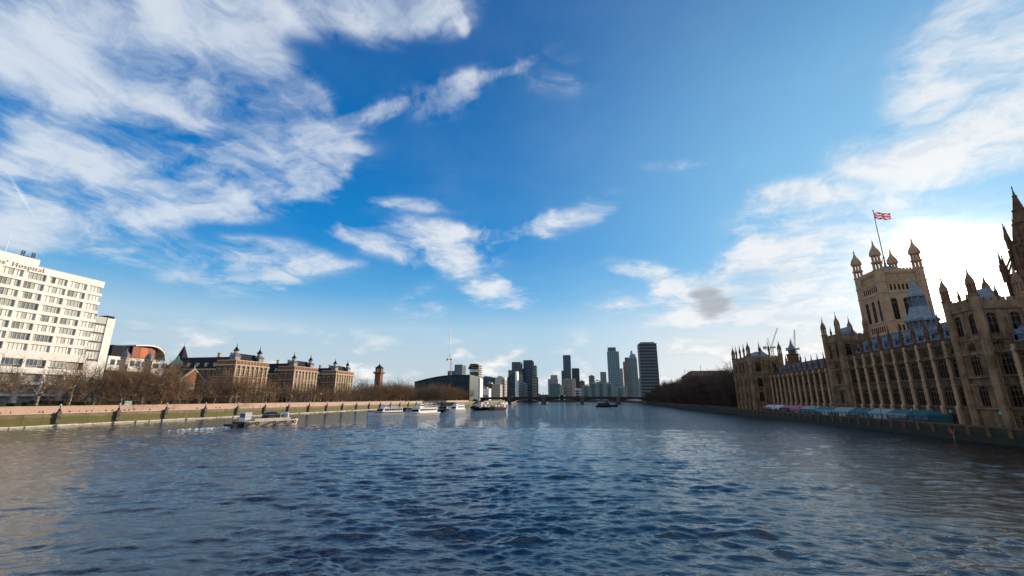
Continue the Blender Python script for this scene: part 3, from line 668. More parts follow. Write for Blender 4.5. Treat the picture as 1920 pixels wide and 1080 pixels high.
# the flag: one waving cloth with the crosses of its field in the weave
def flag_material():
    mt = bpy.data.materials.new('flag_cloth'); mt.use_nodes = True; t = NT(mt.node_tree)
    x, y, z = t.sep(t.node('ShaderNodeTexCoord').outputs['UV'])
    X = t.m('MULTIPLY', t.m('SUBTRACT', x, .5), 60.0); Y = t.m('MULTIPLY', t.m('SUBTRACT', y, .5), 30.0)     # 60 x 30 units
    ab = lambda a: t.m('ABSOLUTE', a)
    lt = lambda a, b: t.m('LESS_THAN', a, b)
    d1 = t.m('DIVIDE', t.m('SUBTRACT', X, t.m('MULTIPLY', Y, 2.0)), 2.236); d2 = t.m('DIVIDE', t.m('ADD', X, t.m('MULTIPLY', Y, 2.0)), 2.236)
    wh = t.m('MAXIMUM', t.m('MAXIMUM', lt(ab(d1), 3.0), lt(ab(d2), 3.0)), t.m('MAXIMUM', lt(ab(X), 5.0), lt(ab(Y), 5.0)))
    sg = t.m('SIGN', X)
    e1 = t.m('MULTIPLY', d1, sg); e2 = t.m('MULTIPLY', d2, sg)
    rd1 = t.m('MULTIPLY', lt(ab(t.m('SUBTRACT', e1, 1.0)), 1.0), 1.0); rd2 = lt(ab(t.m('ADD', e2, 1.0)), 1.0)
    rd = t.m('MAXIMUM', t.m('MAXIMUM', rd1, rd2), t.m('MAXIMUM', lt(ab(X), 3.0), lt(ab(Y), 3.0)))
    keep = t.m('SUBTRACT', 1.0, t.m('MULTIPLY', t.m('MAXIMUM', lt(ab(X), 5.0), lt(ab(Y), 5.0)), t.m('SUBTRACT', 1.0, t.m('MAXIMUM', lt(ab(X), 3.0), lt(ab(Y), 3.0)))))
    c = t.mix(wh, (.01, .02, .13, 1), (.78, .78, .78, 1)); c = t.mix(t.m('MULTIPLY', rd, keep), c, (.62, .015, .03, 1))
    p = t.node('ShaderNodeBsdfPrincipled'); t.put(p.inputs['Base Color'], c); p.inputs['Roughness'].default_value = .8
    tl = t.node('ShaderNodeBsdfTranslucent'); t.put(tl.inputs[0], c)
    mx = t.node('ShaderNodeMixShader'); mx.inputs[0].default_value = .45; t.t.links.new(p.outputs[0], mx.inputs[1]); t.t.links.new(tl.outputs[0], mx.inputs[2])
    o = t.node('ShaderNodeOutputMaterial'); t.t.links.new(mx.outputs[0], o.inputs[0]); return mt
def build_flag():
    nx, ny, Lx, Ly = 30, 10, 9.6, 4.7; vs = []; fs = []
    for i in range(nx+1):
        for j in range(ny+1):
            u, v = i/nx, j/ny; a = u*Lx
            vs.append((a*.93, 1.0*u*math.sin(a*1.05+v*.9)+a*.10, -Ly*(1-v)-u*u*1.2+.35*u*math.sin(a*.8+1)))
    for i in range(nx):
        for j in range(ny): q = i*(ny+1)+j; fs.append((q, q+ny+1, q+ny+2, q+1))
    me = bpy.data.meshes.new('flag'); me.from_pydata(vs, [], fs); uv = me.uv_layers.new(name='UVMap')
    for li, l in enumerate(me.loops): i, j = divmod(l.vertex_index, ny+1); uv.data[li].uv = (i/nx, j/ny)
    me.polygons.foreach_set('use_smooth', [True]*len(fs)); me.materials.append(flag_material()); me.update()
    one('flag', me, 'red white and blue crossed flag flying from the tall stone tower', 'flag', (180.4, 291.7, 123.9))
build_flag()

# lead lantern between the towers
ln = thing('lead_lantern', 'blue grey octagonal lantern spire in front of the flag tower', 'lantern', (130, 197, 18.4))
mb = MB().lathe(130, 197, [(7.2,18.4),(7.2,29.5),(6.8,31.5)], 8); wp(ln, 'base', mb.mesh('base', M['lead']))
mb = MB().lathe(130, 197, [(3.9,31.5),(3.9,39.6)], 8)
for k in range(16): a = 2*math.pi*k/16; mb.lathe(130+4.7*math.cos(a), 197+4.7*math.sin(a), [(.28,31.5),(.28,38.6)], 5)
wp(ln, 'arcade', mb.mesh('arcade', M['lead']))
wp(ln, 'lower_roof', MB().lathe(130, 197, [(5.5,38.6),(5.7,39.4),(4.9,40.2),(3.6,42.2),(2.9,44.6)], 8).mesh('lower_roof', M['slate']))
mb = MB().lathe(130, 197, [(1.9,44.6),(1.9,49.4)], 8)
for k in range(8): a = 2*math.pi*k/8+.39; mb.lathe(130+2.5*math.cos(a), 197+2.5*math.sin(a), [(.25,44.6),(.25,48.8)], 4)
wp(ln, 'upper_arcade', mb.mesh('upper_arcade', M['lead']))
wp(ln, 'spire', MB().lathe(130, 197, [(3.0,48.8),(3.1,49.4),(2.2,50.6),(1.1,53.4),(.3,55.8),(.35,56.2),(.06,57.5)], 8).mesh('spire', M['slate']))
for k, (a, z) in enumerate(((-.4, 46), (.5, 44))): wp(ln, 'mast', MB().tube((130+6.4*math.cos(a-1.2), 197+6.4*math.sin(a-1.2), 29), (130+6.4*math.cos(a-1.2), 197+6.4*math.sin(a-1.2), z), .12).mesh('mast', M['iron']))

# central spire at the right edge
cs = thing('central_spire', 'dark octagonal Gothic spire rising at the right edge of the picture', 'tower', (180.5, 205, 4.2))
sx, sy = 180.5, 205
mb = MB().lathe(sx, sy, [(11,3),(11,44),(11.5,44.2),(11.5,45),(8.6,46),(8.6,58),(9,58.2),(9,59),(6,60),(5.4,72),(5.8,72.3),(5.8,73)], 8)
for k in range(8):
    a = 2*math.pi*k/8
    for zz in (47, 61): q = 8.7 if zz == 47 else 5.7; mb.box(sx+q*math.cos(a)-.5, sx+q*math.cos(a)+.5, sy+q*math.sin(a)-.5, sy+q*math.sin(a)+.5, zz, zz+9)
wp(cs, 'lantern_stage', mb.mesh('lantern_stage', M['stone_dark']))
wp(cs, 'spire', MB().lathe(sx, sy, [(4.4,73),(4.0,76),(3.2,80),(3.5,80.3),(2.9,81),(2.0,86),(2.3,86.3),(1.7,87),(.7,92.4),(.9,92.7),(.45,93.4),(.12,96),(.3,96.4),(.05,97.6)], 8).mesh('spire', M['stone_dark']))
PNL = pinnacle(MB(), 0, 0, 0, 12, .62).mesh('pinnacle', M['stone_dark']); PNS = pinnacle(MB(), 0, 0, 0, 14, .85).mesh('pinnacle', M['stone_dark'])
for k in range(8):
    a = 2*math.pi*k/8+math.pi/8
    wp(cs, 'pinnacle', PNS, (sx+9.6*math.cos(a), sy+9.6*math.sin(a), 56)); wp(cs, 'pinnacle', PNL, (sx+5.9*math.cos(a), sy+5.9*math.sin(a), 70))
    mb2 = MB().tube((sx+9.4*math.cos(a), sy+9.4*math.sin(a), 60), (sx+5.6*math.cos(a), sy+5.6*math.sin(a), 68), .35); wp(cs, 'flying_buttress', mb2.mesh('flying_buttress', M['stone_dark']))

# small spired turret behind the south wing
st_ = thing('roof_turret', 'small dark spired turret behind the low far wing of the palace', 'tower', (130, 316, 4.2))
wp(st_, 'shaft', MB().box(126.6, 133.4, 312.6, 319.4, 3, 33).lathe(130, 316, [(3.3,33),(3.3,36.5),(3.7,36.7),(3.7,37.3),(2.2,37.6),(2.2,40)], 8).mesh('shaft', M['stone_dark']))
wp(st_, 'spire', MB().lathe(130, 316, [(2.5,40),(2.2,41),(1.0,43),(.5,44.4),(.6,44.7),(.08,47)], 8).mesh('spire', M['lead']))
for cx in (126.9, 133.1):
    for cy in (312.9, 319.1): wp(st_, 'pinnacle', pinnacle(MB(), 0, 0, 32, 5.4, .45).mesh('pinnacle', M['stone_dark']), (cx, cy, 0))

# terrace marquees: framed tents with sloping roofs, posts and clear side panels
def marquee(y0, y1, roofm, wallm, label, stripes=None, hip=False):
    x0, x1, z0, ze, zr = 84.6, 89.8, ZT, 4.75, 5.9
    t = thing('marquee', label, 'marquee', ((x0+x1)/2, (y0+y1)/2, z0), 0, 'marquees along the palace terrace'); xm = (x0+x1)/2
    e = 2.2 if hip else 0
    wp(t, 'roof', MB().loft([[(x0,y0,ze),(x1,y0,ze),(x1,y1,ze),(x0,y1,ze)],[(xm-.1,y0+e,zr),(xm+.1,y0+e,zr),(xm+.1,y1-.05,zr),(xm-.1,y1-.05,zr)]]).mesh('roof', M[roofm]))
    wp(t, 'valance', MB().box(x0-.06, x0, y0, y1, ze-.45, ze+.02).box(x0, x1, y0-.06, y0, ze-.45, ze+.02).mesh('valance', M[wallm]))
    n = max(2, int((y1-y0)/2.2)); st = (y1-y0)/n; post = MB().box(-.06, .06, -.06, .06, z0, ze).mesh('post', M['iron'])
    pan = [MB().box(0, .04, -st/2+.08, st/2-.08, z0+(1.0 if stripes else .1), ze-.5).mesh('side_panel', M[q]) for q in ('glass_blue', wallm)]
    for k in range(n+1): wp(t, 'post', post, (x0+.08, y0+k*st, 0))
    for k in range(n): wp(t, 'side_panel', pan[1 if rnd.random() < .4 else 0], (x0+.1, y0+(k+.5)*st, 0))
    wp(t, 'end_panel', MB().box(x0+.1, x1, y0+.1, y0+.16, z0, ze-.45).mesh('end_panel', M[wallm]))
ys = [134.0, 142, 150.5, 160, 170.5, 182, 194.5, 207]
for i in range(7):
    if i == 0: marquee(ys[i], ys[i+1]-.3, 'teal_dark', 'teal_dark', 'dark teal closed marquee, nearest on the palace terrace', hip=True)
    else: marquee(ys[i], ys[i+1]-.3, 'teal' if i % 2 else 'teal_light', 'teal_light' if i % 3 else 'teal', f'teal marquee on palace terrace, {nth(i)} beyond the dark closed one')
marquee(207, 217, 'pink', 'pink', 'red canvas marquee next to the teal marquees')
for i, (a, b, r_, w_) in enumerate(((217.3, 228, 'pink', 'navy'), (228.3, 238, 'canvas', 'canvas'), (238.3, 248, 'canvas', 'pink'))):
    marquee(a, b, r_, w_, ['dark sided red roofed marquee on the palace terrace', 'white roofed marquee on terrace between two red trimmed ones', 'white marquee with red trim nearest the end pavilion'][i], stripes=True)
# lamp standards on the terrace parapet
tl_m = (MB().lathe(0, 0, [(.2,3.3),(.2,3.5),(.07,3.7),(.06,5.6),(.14,5.7)], 6).mesh('post', M['iron']), MB().lathe(0, 0, [(.1,5.7),(.24,5.85),(.24,6.15),(.1,6.3),(.02,6.5)], 6).mesh('lantern', M['copper']))
for i in range(11):
    y = 107+i*12.8; o = thing('terrace_lamp', f'slim lamp standard on the palace terrace parapet, {nth(i+1)} from the right', 'lamp', (XR+.4, y, 3.3), 0, 'lamps on the terrace parapet')
    wp(o, 'post', tl_m[0], (XR+.4, y, 0)); wp(o, 'lantern', tl_m[1], (XR+.4, y, 0))
yb = atX(1795, 822, XR)[1]
b_ = thing('mooring_marker', 'small orange Y shaped marker on the dark terrace wall', 'marker', (XR-.5, yb, .3))
wp(b_, 'stem', MB().tube((XR-.58, yb, -.4), (XR-.58, yb, 1.2), .1).mesh('stem', M['concrete']))
for s in (-1, 1): wp(b_, 'arm', MB().tube((XR-.58, yb, 1.0), (XR-.58, yb+s*.55, 2.2), .13).mesh('arm', M['orange']))
# ------------------------------------------------------------------ left bank: hospital block
XH, ZR, PITCHF = -222.0, 61.2, 4.06
def build_hospital():
    h = thing('hospital_block', 'tall cream hospital block with long window rows and roof lettering', 'hospital', (XH-10, 110, ZG))
    piers = [148.9-7.5*k for k in range(0, 9)]            # pier lines
    ye, y0 = 154.6, piers[-1]
    rows = [58.55-PITCHF*k for k in range(8)]             # window heads
    # floor bands (spandrels), proud of the glass
    for k, zt in enumerate(rows):
        hi = ZR if k == 0 else rows[k-1]-2.75
        wp(h, 'spandrel', MB().box(XH-1.2, XH, y0, ye+.4, zt, hi).mesh('spandrel', M['white_clad']))
    zlow = rows[-1]-2.75
    wp(h, 'spandrel', MB().box(XH-1.2, XH, y0, ye+.4, 24.2, zlow).mesh('spandrel', M['white_clad']))
    wp(h, 'core', MB().box(XH-22, XH-1.3, y0, ye-1.2, ZG, ZR-.1).mesh('core', M['concrete']))
    wp(h, 'end_wall', MB().box(XH-22.2, XH-2.6, ye-1.2, ye-.6, ZG, ZR-.05).mesh('end_wall', M['white_clad']))
    for k, zt in enumerate(rows):
        for p in piers: wp(h, 'pier', MB().box(XH-1.1, XH-.06, p-.42, p+.42, zt-2.75, zt).mesh('pier', M['white_clad']))
    mats = [M['curtain_w'], M['curtain_g'], M['curtain_d'], M['glass_blue']]
    def win(w, zh, wts, seed):
        r = random.Random(seed); n = 5 if w > 5.5 else 4; fr = MB(); pn = MB()
        for q in range(n+1): y = -w/2+w*q/n; fr.box(-.62, -.5, y-.045, y+.045, 0, zh)
        fr.box(-.62, -.5, -w/2, w/2, 0, .1).box(-.62, -.5, -w/2, w/2, zh-.1, zh)
        for q in range(n):
            pn.slot(r.choices(range(4), wts)[0]).box(-.70, -.64, -w/2+w*q/n+.02, -w/2+w*(q+1)/n-.02, .05, zh-.05)
        return fr.mesh('window', M['white']), pn.mesh('pane', *mats)
    wide = [win(6.6, 2.75, (5, 5, 3, .6), s) for s in range(9)]; wide_l = [win(6.6, 2.75, (8, 1, 0, 0), 50+s) for s in range(3)]
    last = [win(5.2, 2.75, (7, 4, 1, 0), 90+s) for s in range(4)]; blue = [win(6.6, 2.4, (0, .5, 1, 9), 70+s) for s in range(2)]
    for k, zt in enumerate(rows):
        for i, p in enumerate(piers[1:]):
            f, pn = rnd.choice(wide_l if (k == 7 and i < 3) else wide)
            o = wp(h, 'window', f, (XH, p+3.75, zt-2.75)); link('pane', pn, o)
        f, pn = rnd.choice(last); o = wp(h, 'window', f, (XH, 152.0, zt-2.75)); link('pane', pn, o)
    # storey of blue windows, then the open lower floors on columns
    for i, p in enumerate(piers[1:]):
        if i in (1, 2): f, pn = rnd.choice(blue); o = wp(h, 'window', f, (XH, p+3.75, 21.7)); link('pane', pn, o)
        else: f, pn = rnd.choice(wide); o = wp(h, 'window', f, (XH, p+3.75, 21.5)); link('pane', pn, o)
        wp(h, 'pier', MB().box(XH-1.1, XH-.06, p-.5, p+.5, 20.2, 24.2).mesh('pier', M['white_clad']))
    for z0, z1 in ((18.6, 20.9), (14.3, 15.2), (9.8, 10.6)): wp(h, 'lower_slab', MB().box(XH-1.2, XH+.1, y0, ye, z0, z1).mesh('lower_slab', M['white_clad']))
    for p in piers: wp(h, 'column', MB().loft([[(XH-1.6,p-.7,ZG),(XH+.2,p-.7,ZG),(XH+.2,p+.7,ZG),(XH-1.6,p+.7,ZG)],[(XH-1.2,p-.45,18.6),(XH-.1,p-.45,18.6),(XH-.1,p+.45,18.6),(XH-1.2,p+.45,18.6)]]).mesh('column', M['white_clad']))
    # roof house with the lettering, vents and mast
    wp(h, 'roof_house', MB().box(XH-14, XH-.1, y0, 130.0, ZR, 64.1).mesh('roof_house', M['white_clad']))
    wp(h, 'coping', MB().box(XH-22, XH+.12, 130, ye+.5, ZR, ZR+.25).mesh('coping', M['white']))
    for y in (124.1, 127.4):
        mb = MB()
        for z in (0, 1.15): mb.ring((0, 0, z+.65), (1, 0, 0), .42, .16, 8, 4)
        mb.box(-.1, .1, -.58, -.42, 0, 2.4).box(-.1, .1, .42, .58, 0, 2.4)
        wp(h, 'vent_frame', mb.mesh('vent_frame', M['iron']), (XH-.2, y, 64.0))
    wp(h, 'roof_vent', MB().box(XH-.9, XH-.1, 125.4, 126.4, 64.1, 64.6).mesh('roof_vent', M['iron']))
    ym = atX(10, 470, XH-6)[1]
    wp(h, 'mast', MB().tube((XH-6, ym, 64), (XH-6, ym, 73.4), .16, .07, 6).mesh('mast', M['white']))
    # lettering standing off the wall
    cu = bpy.data.curves.new('lettering', 'FONT'); cu.body = "St Thomas' Hospital"; cu.size = 2.5; cu.extrude = .08; cu.space_character = 1.22; cu.align_x = 'RIGHT'
    to = bpy.data.objects.new('tmp_text', cu); COL.objects.link(to)
    dg = bpy.context.evaluated_depsgraph_get(); me = bpy.data.meshes.new_from_object(to.evaluated_get(dg)); bpy.data.objects.remove(to)
    me.materials.clear(); me.materials.append(mat('bronze_letters', (.52,.42,.33), .5, .2, 2))
    o = wp(h, 'lettering', me, (XH+.14, 132.2, 59.25)); o.rotation_euler = (R(90), 0, R(90))
    # lower glazed wing with white end tower
    g = thing('stair_wing', 'glazed stair wing with tall white end wall beside the hospital block', 'building', (XH-4, 158, ZG))
    wp(g, 'core', MB().box(XH-12, XH-1.4, 154.8, 160.2, ZG, 45.6).mesh('core', M['curtain_g']))
    for k in range(5):
        z = 42.0-k*PITCHF
        wp(g, 'floor_band', MB().box(XH-1.45, XH-.9, 154.8, 160.0, z-.28, z+.28).mesh('floor_band', M['iron']))
        f, pn = rnd.choice(last); o = wp(g, 'window', f, (XH-.15, 157.3, z-3.6)); o.scale = (1, .92, 1.15); link('pane', pn, o)
    wp(g, 'head_panel', MB().box(XH-1.45, XH-.8, 154.8, 160, 42.4, 45.6).mesh('head_panel', M['curtain_g']))
    wp(g, 'end_wall', MB().box(XH-10, XH-.6, 160.2, 163.6, ZG, 45.4).mesh('end_wall', M['white_clad']))
    wp(g, 'roof_plant', MB().box(XH-9, XH-1.2, 160, 163.4, 45.4, 46.6).box(XH-9, XH-3, 155.2, 157, 45.6, 47).mesh('roof_plant', M['roof_dark']))
    wp(g, 'base_band', MB().box(XH-1.4, XH-.5, 154.8, 160, 18, 25).mesh('base_band', M['white_clad']))
build_hospital()

# ------------------------------------------------------------------ Victorian hospital pavilions
def win_round(w, h, tag):
    fr = MB(); fr.box(0, .16, -w/2-.16, -w/2, -.1, h).box(0, .16, w/2, w/2+.16, -.1, h).box(0, .26, -w/2-.2, w/2+.2, -.28, -.02).box(0, .18, -w/2-.16, w/2+.16, h, h+.3)
    fr.box(.02, .08, -.05, .05, 0, h).box(.02, .08, -w/2, w/2, h*.55, h*.55+.09)
    return fr.mesh('window_'+tag, M['dressing']), MB().box(-.02, .03, -w/2, w/2, 0, h).mesh('pane_'+tag, M['glass_dark'])
WR = win_round(1.25, 3.2, 'tall'); WS = win_round(1.1, 2.3, 'short')
def pavilion(y0, idx, depth):
    label = ['nearest of three turreted brown brick pavilions with dark roof', 'middle of three turreted brown brick pavilions with dark roof', 'farthest of three turreted brown brick pavilions with dark roof'][idx]
    xf, y1 = -205.0, y0+26.5; xb = xf-depth; zp = 31.0
    t = thing('brick_pavilion', label, 'building', (xf-8, (y0+y1)/2, ZG), 0, 'turreted hospital pavilions')
    # front block and long ward range behind
    wp(t, 'front_wall', MB().box(xf-13, xf-.5, y0, y1, ZG, 28.4).mesh('front_wall', M['brick_brown']))
    wp(t, 'ward_wall', MB().box(xb, xf-13.05, y0+2.2, y1-2.2, ZG, 26.0).mesh('ward_wall', M['brick_brown']))
    wp(t, 'ward_roof', MB().loft([[(xb,y0+1.6,26.2),(xf-11,y0+1.6,26.2),(xf-11,y1-1.6,26.2),(xb,y1-1.6,26.2)],[(xb+2,y0+7.5,33.4),(xf-11,y0+7.5,33.4),(xf-11,y1-7.5,33.4),(xb+2,y1-7.5,33.4)]]).mesh('ward_roof', M['roof_dark']))
    wp(t, 'front_roof', MB().loft([[(xf-12.5,y0+.8,28.4),(xf-1.4,y0+.8,28.4),(xf-1.4,y1-.8,28.4),(xf-12.5,y1-.8,28.4)],[(xf-9.5,y0+7,35.2),(xf-5,y0+7,35.2),(xf-5,y1-7,35.2),(xf-9.5,y1-7,35.2)]]).mesh('front_roof', M['roof_dark']))
    # string courses, cornice, parapet with brick panels
    for z, d, hgt in ((9.6,.22,.35),(15.0,.22,.35),(21.2,.22,.35),(27.6,.5,.8)):
        wp(t, 'string_course', MB().box(xf-13.2, xf+d-.02, y0-d, y1+d, z, z+hgt).mesh('string_course', M['dressing']))
    wp(t, 'eaves_course', MB().box(xb, xf-13.25, y0+1.7, y1-1.7, 25.4, 26.1).mesh('eaves_course', M['dressing']))
    mb = MB().box(xf-.55, xf-.05, y0, y1, 28.4, 30.5).box(xf-13, xf-.55, y0, y0+.5, 28.4, 30.5)
    wp(t, 'parapet', mb.mesh('parapet', M['brick']))
    mb = MB().box(xf-.65, xf+.12, y0-.1, y1+.1, 30.5, 30.95).box(xf-13, xf-.65, y0-.1, y0+.6, 30.5, 30.95)
    for k in range(11): y = y0+.2+k*2.6; mb.box(xf-.05, xf+.1, y-.18, y+.18, 28.5, 30.5)
    wp(t, 'parapet_coping', mb.mesh('parapet_coping', M['dressing']))
    # giant pilasters and windows on the lit river front; columned centre
    for k in range(8):
        y = y0+.7+k*(25.1/7); wp(t, 'pilaster', MB().box(-.5, .02, -.55, .55, ZG, 27.6).box(-.5, .16, -.7, .7, 26.6, 27.5).mesh('pilaster', M['dressing']), (xf, y, 0))
    for k in range(7):
        y = y0+.7+(k+.5)*(25.1/7)
        wp(t, 'spandrel_panel', MB().box(-.5, -.18, -1.2, 1.2, 13.4, 14.9).box(-.5, -.18, -1.2, 1.2, 19.9, 21.1).mesh('spandrel_panel', M['brick']), (xf, y, 0))
        for z, wm in ((6.2, WS), (10.3, WR), (16.2, WR), (22.6, WR)):
            for dy in (-.78, .78):
                o = wp(t, 'window', wm[0], (xf-.5, y+dy, z)); o.scale = (1, .9, 1); link('pane', wm[1], o)
    # north flank windows (shaded side)
    n = int(depth/4.2)
    for k in range(n):
        x = xf-15.5-k*4.2
        if x < xb+2: break
        for z in (10.3, 16.0, 21.4):
            o = wp(t, 'window', WR[0], (x, y0+2.2, z), R(-90)); link('pane', WR[1], o)
    for k in range(3):
        for z, wm in ((10.3, WR), (16.2, WR), (22.6, WR)):
            o = wp(t, 'window', wm[0], (xf-2.6-k*3.8, y0, z), R(-90)); link('pane', wm[1], o)
    # dormers along the dark roof
    dm = MB().box(-.8, .8, 0, 2.6, 0, 1.7).prism([(-1.0, 1.7), (1.0, 1.7), (0, 2.8)], 'y', -.2, 2.8).mesh('dormer', M['dressing'])
    for k in range(int(depth/6.5)): wp(t, 'dormer', dm, (xf-17-k*6.2, y0+2.6, 26.9))
    # stair turrets with bell caps
    for y in (y0+2.3, y1-5.6):
        mb = MB().box(-2.1, 2.1, -2.1, 2.1, ZG, 31.2)
        o = wp(t, 'turret_base', MB().box(-1.9, 1.9, -1.9, 1.9, 28.4, 33.2).loft([[(-2.4,-2.4,33.2),(2.4,-2.4,33.2),(2.4,2.4,33.2),(-2.4,2.4,33.2)],[(-1.2,-1.2,34.8),(1.2,-1.2,34.8),(1.2,1.2,34.8),(-1.2,1.2,34.8)]]).mesh('turret_base', M['lead']), (xf-3.2, y, 0))
        lm = MB().lathe(0, 0, [(.75,34.6),(.75,36.4)], 6)
        for q in range(6): a = q*math.pi/3; lm.lathe(1.05*math.cos(a), 1.05*math.sin(a), [(.2,34.6),(.2,36.4)], 4)
        lm.lathe(0, 0, [(1.3,34.6),(1.3,34.9)], 6)
        wp(t, 'belvedere', lm.mesh('belvedere', M['dressing']), (xf-3.2, y, 0))
        wp(t, 'turret_cap', MB().lathe(0, 0, [(1.7,36.4),(1.75,36.7),(1.05,37.3),(.7,38.0),(.3,38.7),(.12,39.2),(.22,39.4),(.04,41.0)], 8).mesh('turret_cap', M['roof_dark']), (xf-3.2, y, 0))
    for k in range(2): wp(t, 'chimney', MB().box(-.8, .8, -.6, .6, 30, 35.6).box(-1, 1, -.8, .8, 35.6, 36.1).mesh('chimney', M['dressing']), (xf-12-k*9, y0+9, 0))
for i, y in enumerate((219.6, 271.0, 321.5)): pavilion(y, i, (52, 48, 40)[i])
# low linking arcades between the pavilions
for i, (a, b) in enumerate(((246.6, 270.6), (298.0, 321.2), (348.5, 372))):
    t = thing('link_arcade', ['pale low arcade between the nearest and middle brick pavilions', 'pale low arcade between the middle and farthest brick pavilions', 'pale low arcade beyond the farthest brick pavilion'][i], 'building', (-212, a, ZG))
    wp(t, 'wall', MB().box(-222, -211.2, a, b, ZG, 12.2).mesh('wall', M['brick_brown'])); wp(t, 'roof_slab', MB().box(-222.5, -210.4, a, b, 12.2, 12.9).mesh('roof_slab', M['dressing']))
    n = 6; st = (b-a)/n
    for k in range(n+1): wp(t, 'column', MB().box(-.3, .3, -.3, .3, ZG, 12.2).mesh('column', M['dressing']), (-210.9, a+.4+k*(b-a-.8)/n, 0))
    for k in range(n): wp(t, 'window', MB().box(-.05, .1, -1.0, 1.0, ZG+1, 11).mesh('window', M['glass_dark']), (-211.2, a+.4+(k+.5)*(b-a-.8)/n, 0))

# red brick gable building with pale dressings
g = thing('gabled_brick_building', 'red brick gabled building with pale stone trim behind bare trees', 'building', (-218, 203, ZG))
wp(g, 'wall', MB().box(-232, -215.5, 196.5, 210.5, ZG, 18.2).prism([(196.5, 18.2), (210.5, 18.2), (203.5, 24.0)], 'x', -216.3, -215.5).mesh('wall', M['brick']))
wp(g, 'roof', MB().prism([(195.9, 18.1), (203.5, 24.4), (211.1, 18.1), (211.1, 17.8), (195.9, 17.8)], 'x', -232, -216.3).mesh('roof', M['roof_dark']))
mb = MB(); mb.prism([(196.0, 18.0), (203.5, 24.2), (203.5, 24.9), (195.6, 18.4)], 'x', -216.4, -215.2).prism([(211.0, 18.0), (203.5, 24.2), (203.5, 24.9), (211.4, 18.4)], 'x', -216.4, -215.2)
wp(g, 'gable_coping', mb.mesh('gable_coping', M['dressing']))
for z in (9.8, 14.2): wp(g, 'string_course', MB().box(-215.5, -215.25, 196.4, 210.6, z, z+.4).mesh('string_course', M['dressing']))
for y in (199, 203.5, 208):
    for z in (6.6, 10.6, 14.9): o = wp(g, 'window', WR[0], (-215.5, y, z)); link('pane', WR[1], o)
for y in (196.6, 210.4): wp(g, 'quoin', MB().box(-215.55, -215.2, y-.45, y+.45, ZG, 18.2).mesh('quoin', M['dressing']))
wp(g, 'finial', MB().lathe(-215.8, 203.5, [(.35,24.6),(.35,25.4),(.1,25.6),(.25,26),(.02,26.8)], 6).mesh('finial', M['dressing']))
# chapel lantern with copper dome and the dark spire behind it
c = thing('copper_cupola', 'green copper domed cupola above the bare trees', 'cupola', (-226, 201, ZG))
yy = atX(331, 690, -226)[1]
wp(c, 'tower', MB().lathe(-226, yy, [(2.3,ZG),(2.3,23.0),(2.6,23.2),(2.6,23.7),(2.0,23.8),(2.0,26.3),(2.7,26.5)], 8).mesh('tower', M['dressing']))
wp(c, 'dome', MB().lathe(-226, yy, [(2.75,26.5),(2.75,26.9),(2.5,27.9),(1.9,28.9),(1.0,29.7),(.35,30.1),(.4,31),(.05,32)], 12).mesh('dome', M['copper'], smooth=False))
yy = atX(340, 680, -262)[1]
c = thing('dark_spire', 'steep dark pyramid spire behind the copper cupola', 'spire', (-262, yy, ZG))
wp(c, 'tower', MB().box(-264.6, -259.4, yy-2.6, yy+2.6, ZG, 31).mesh('tower', M['brick_brown']))
wp(c, 'spire', MB().loft([[(-265,yy-3,31),(-259,yy-3,31),(-259,yy+3,31),(-265,yy+3,31)],[(-262.2,yy-.2,42),(-261.8,yy-.2,42),(-261.8,yy+.2,42),(-262.2,yy+.2,42)]]).mesh('spire', M['roof_dark']))
wp(c, 'finial', MB().tube((-262,yy,41.5), (-262,yy,44.5), .12).mesh('finial', M['iron']))
# modern wing: white body, orange louvre panels, arched glazed roof
e = thing('modern_wing', 'white modern building with orange panels and arched glazed roof', 'building', (-305, 240, ZG))
a0 = atX(205, 665, -300)[1]; a1 = atX(303, 660, -300)[1]
wp(e, 'wall', MB().box(-330, -300, a0, a1, ZG, 35.0).mesh('wall', M['white_clad']))
q0, q1 = atX(248, 660, -299)[1], atX(292, 660, -299)[1]; qs = (q1-q0)/3
for k in range(3): wp(e, 'louvre_panel', MB().box(-300, -299, q0+k*qs+.1, q0+(k+1)*qs-.1, 35.2, 42.2).mesh('louvre_panel', M[('orange_dark', 'orange', 'orange_dark')[k]]))
wp(e, 'upper_block', MB().box(-329, -300.1, a0+1, q1, 35, 42).mesh('upper_block', M['roof_dark']))
for k in range(7): wp(e, 'window', MB().box(-300, -299.9, a0+1.6+k*4, a0+4.2+k*4, 29.5, 33).mesh('window', M['glass_blue']))
mb = MB(); Lr = a1+1.5-q0; pts = [(q0+Lr*u, 42.6+1.0*math.sin(min(1, u/.5)*math.pi/2) if u < .5 else 34.6+9.0*math.sqrt(max(0, 1-((u-.5)/.5)**2))) for u in [k/18 for k in range(19)]]
for (ya, za), (yb_, zb_) in zip(pts, pts[1:]): mb.prism([(ya, za), (yb_, zb_), (yb_, zb_+.5), (ya, za+.5)], 'x', -330, -297.5)
wp(e, 'arched_roof', mb.mesh('arched_roof', M['green_glass']))
mb = MB()
for (ya, za) in pts[::2]: mb.box(-330, -297.2, ya-.2, ya+.2, za+.1, za+.75)
for (ya, za), (yb_, zb_) in zip(pts, pts[1:]): mb.prism([(ya, za-.2), (yb_, zb_-.2), (yb_, zb_+.65), (ya, za+.65)], 'x', -297.5, -297.0)
wp(e, 'roof_rib', mb.mesh('roof_rib', M['white']))
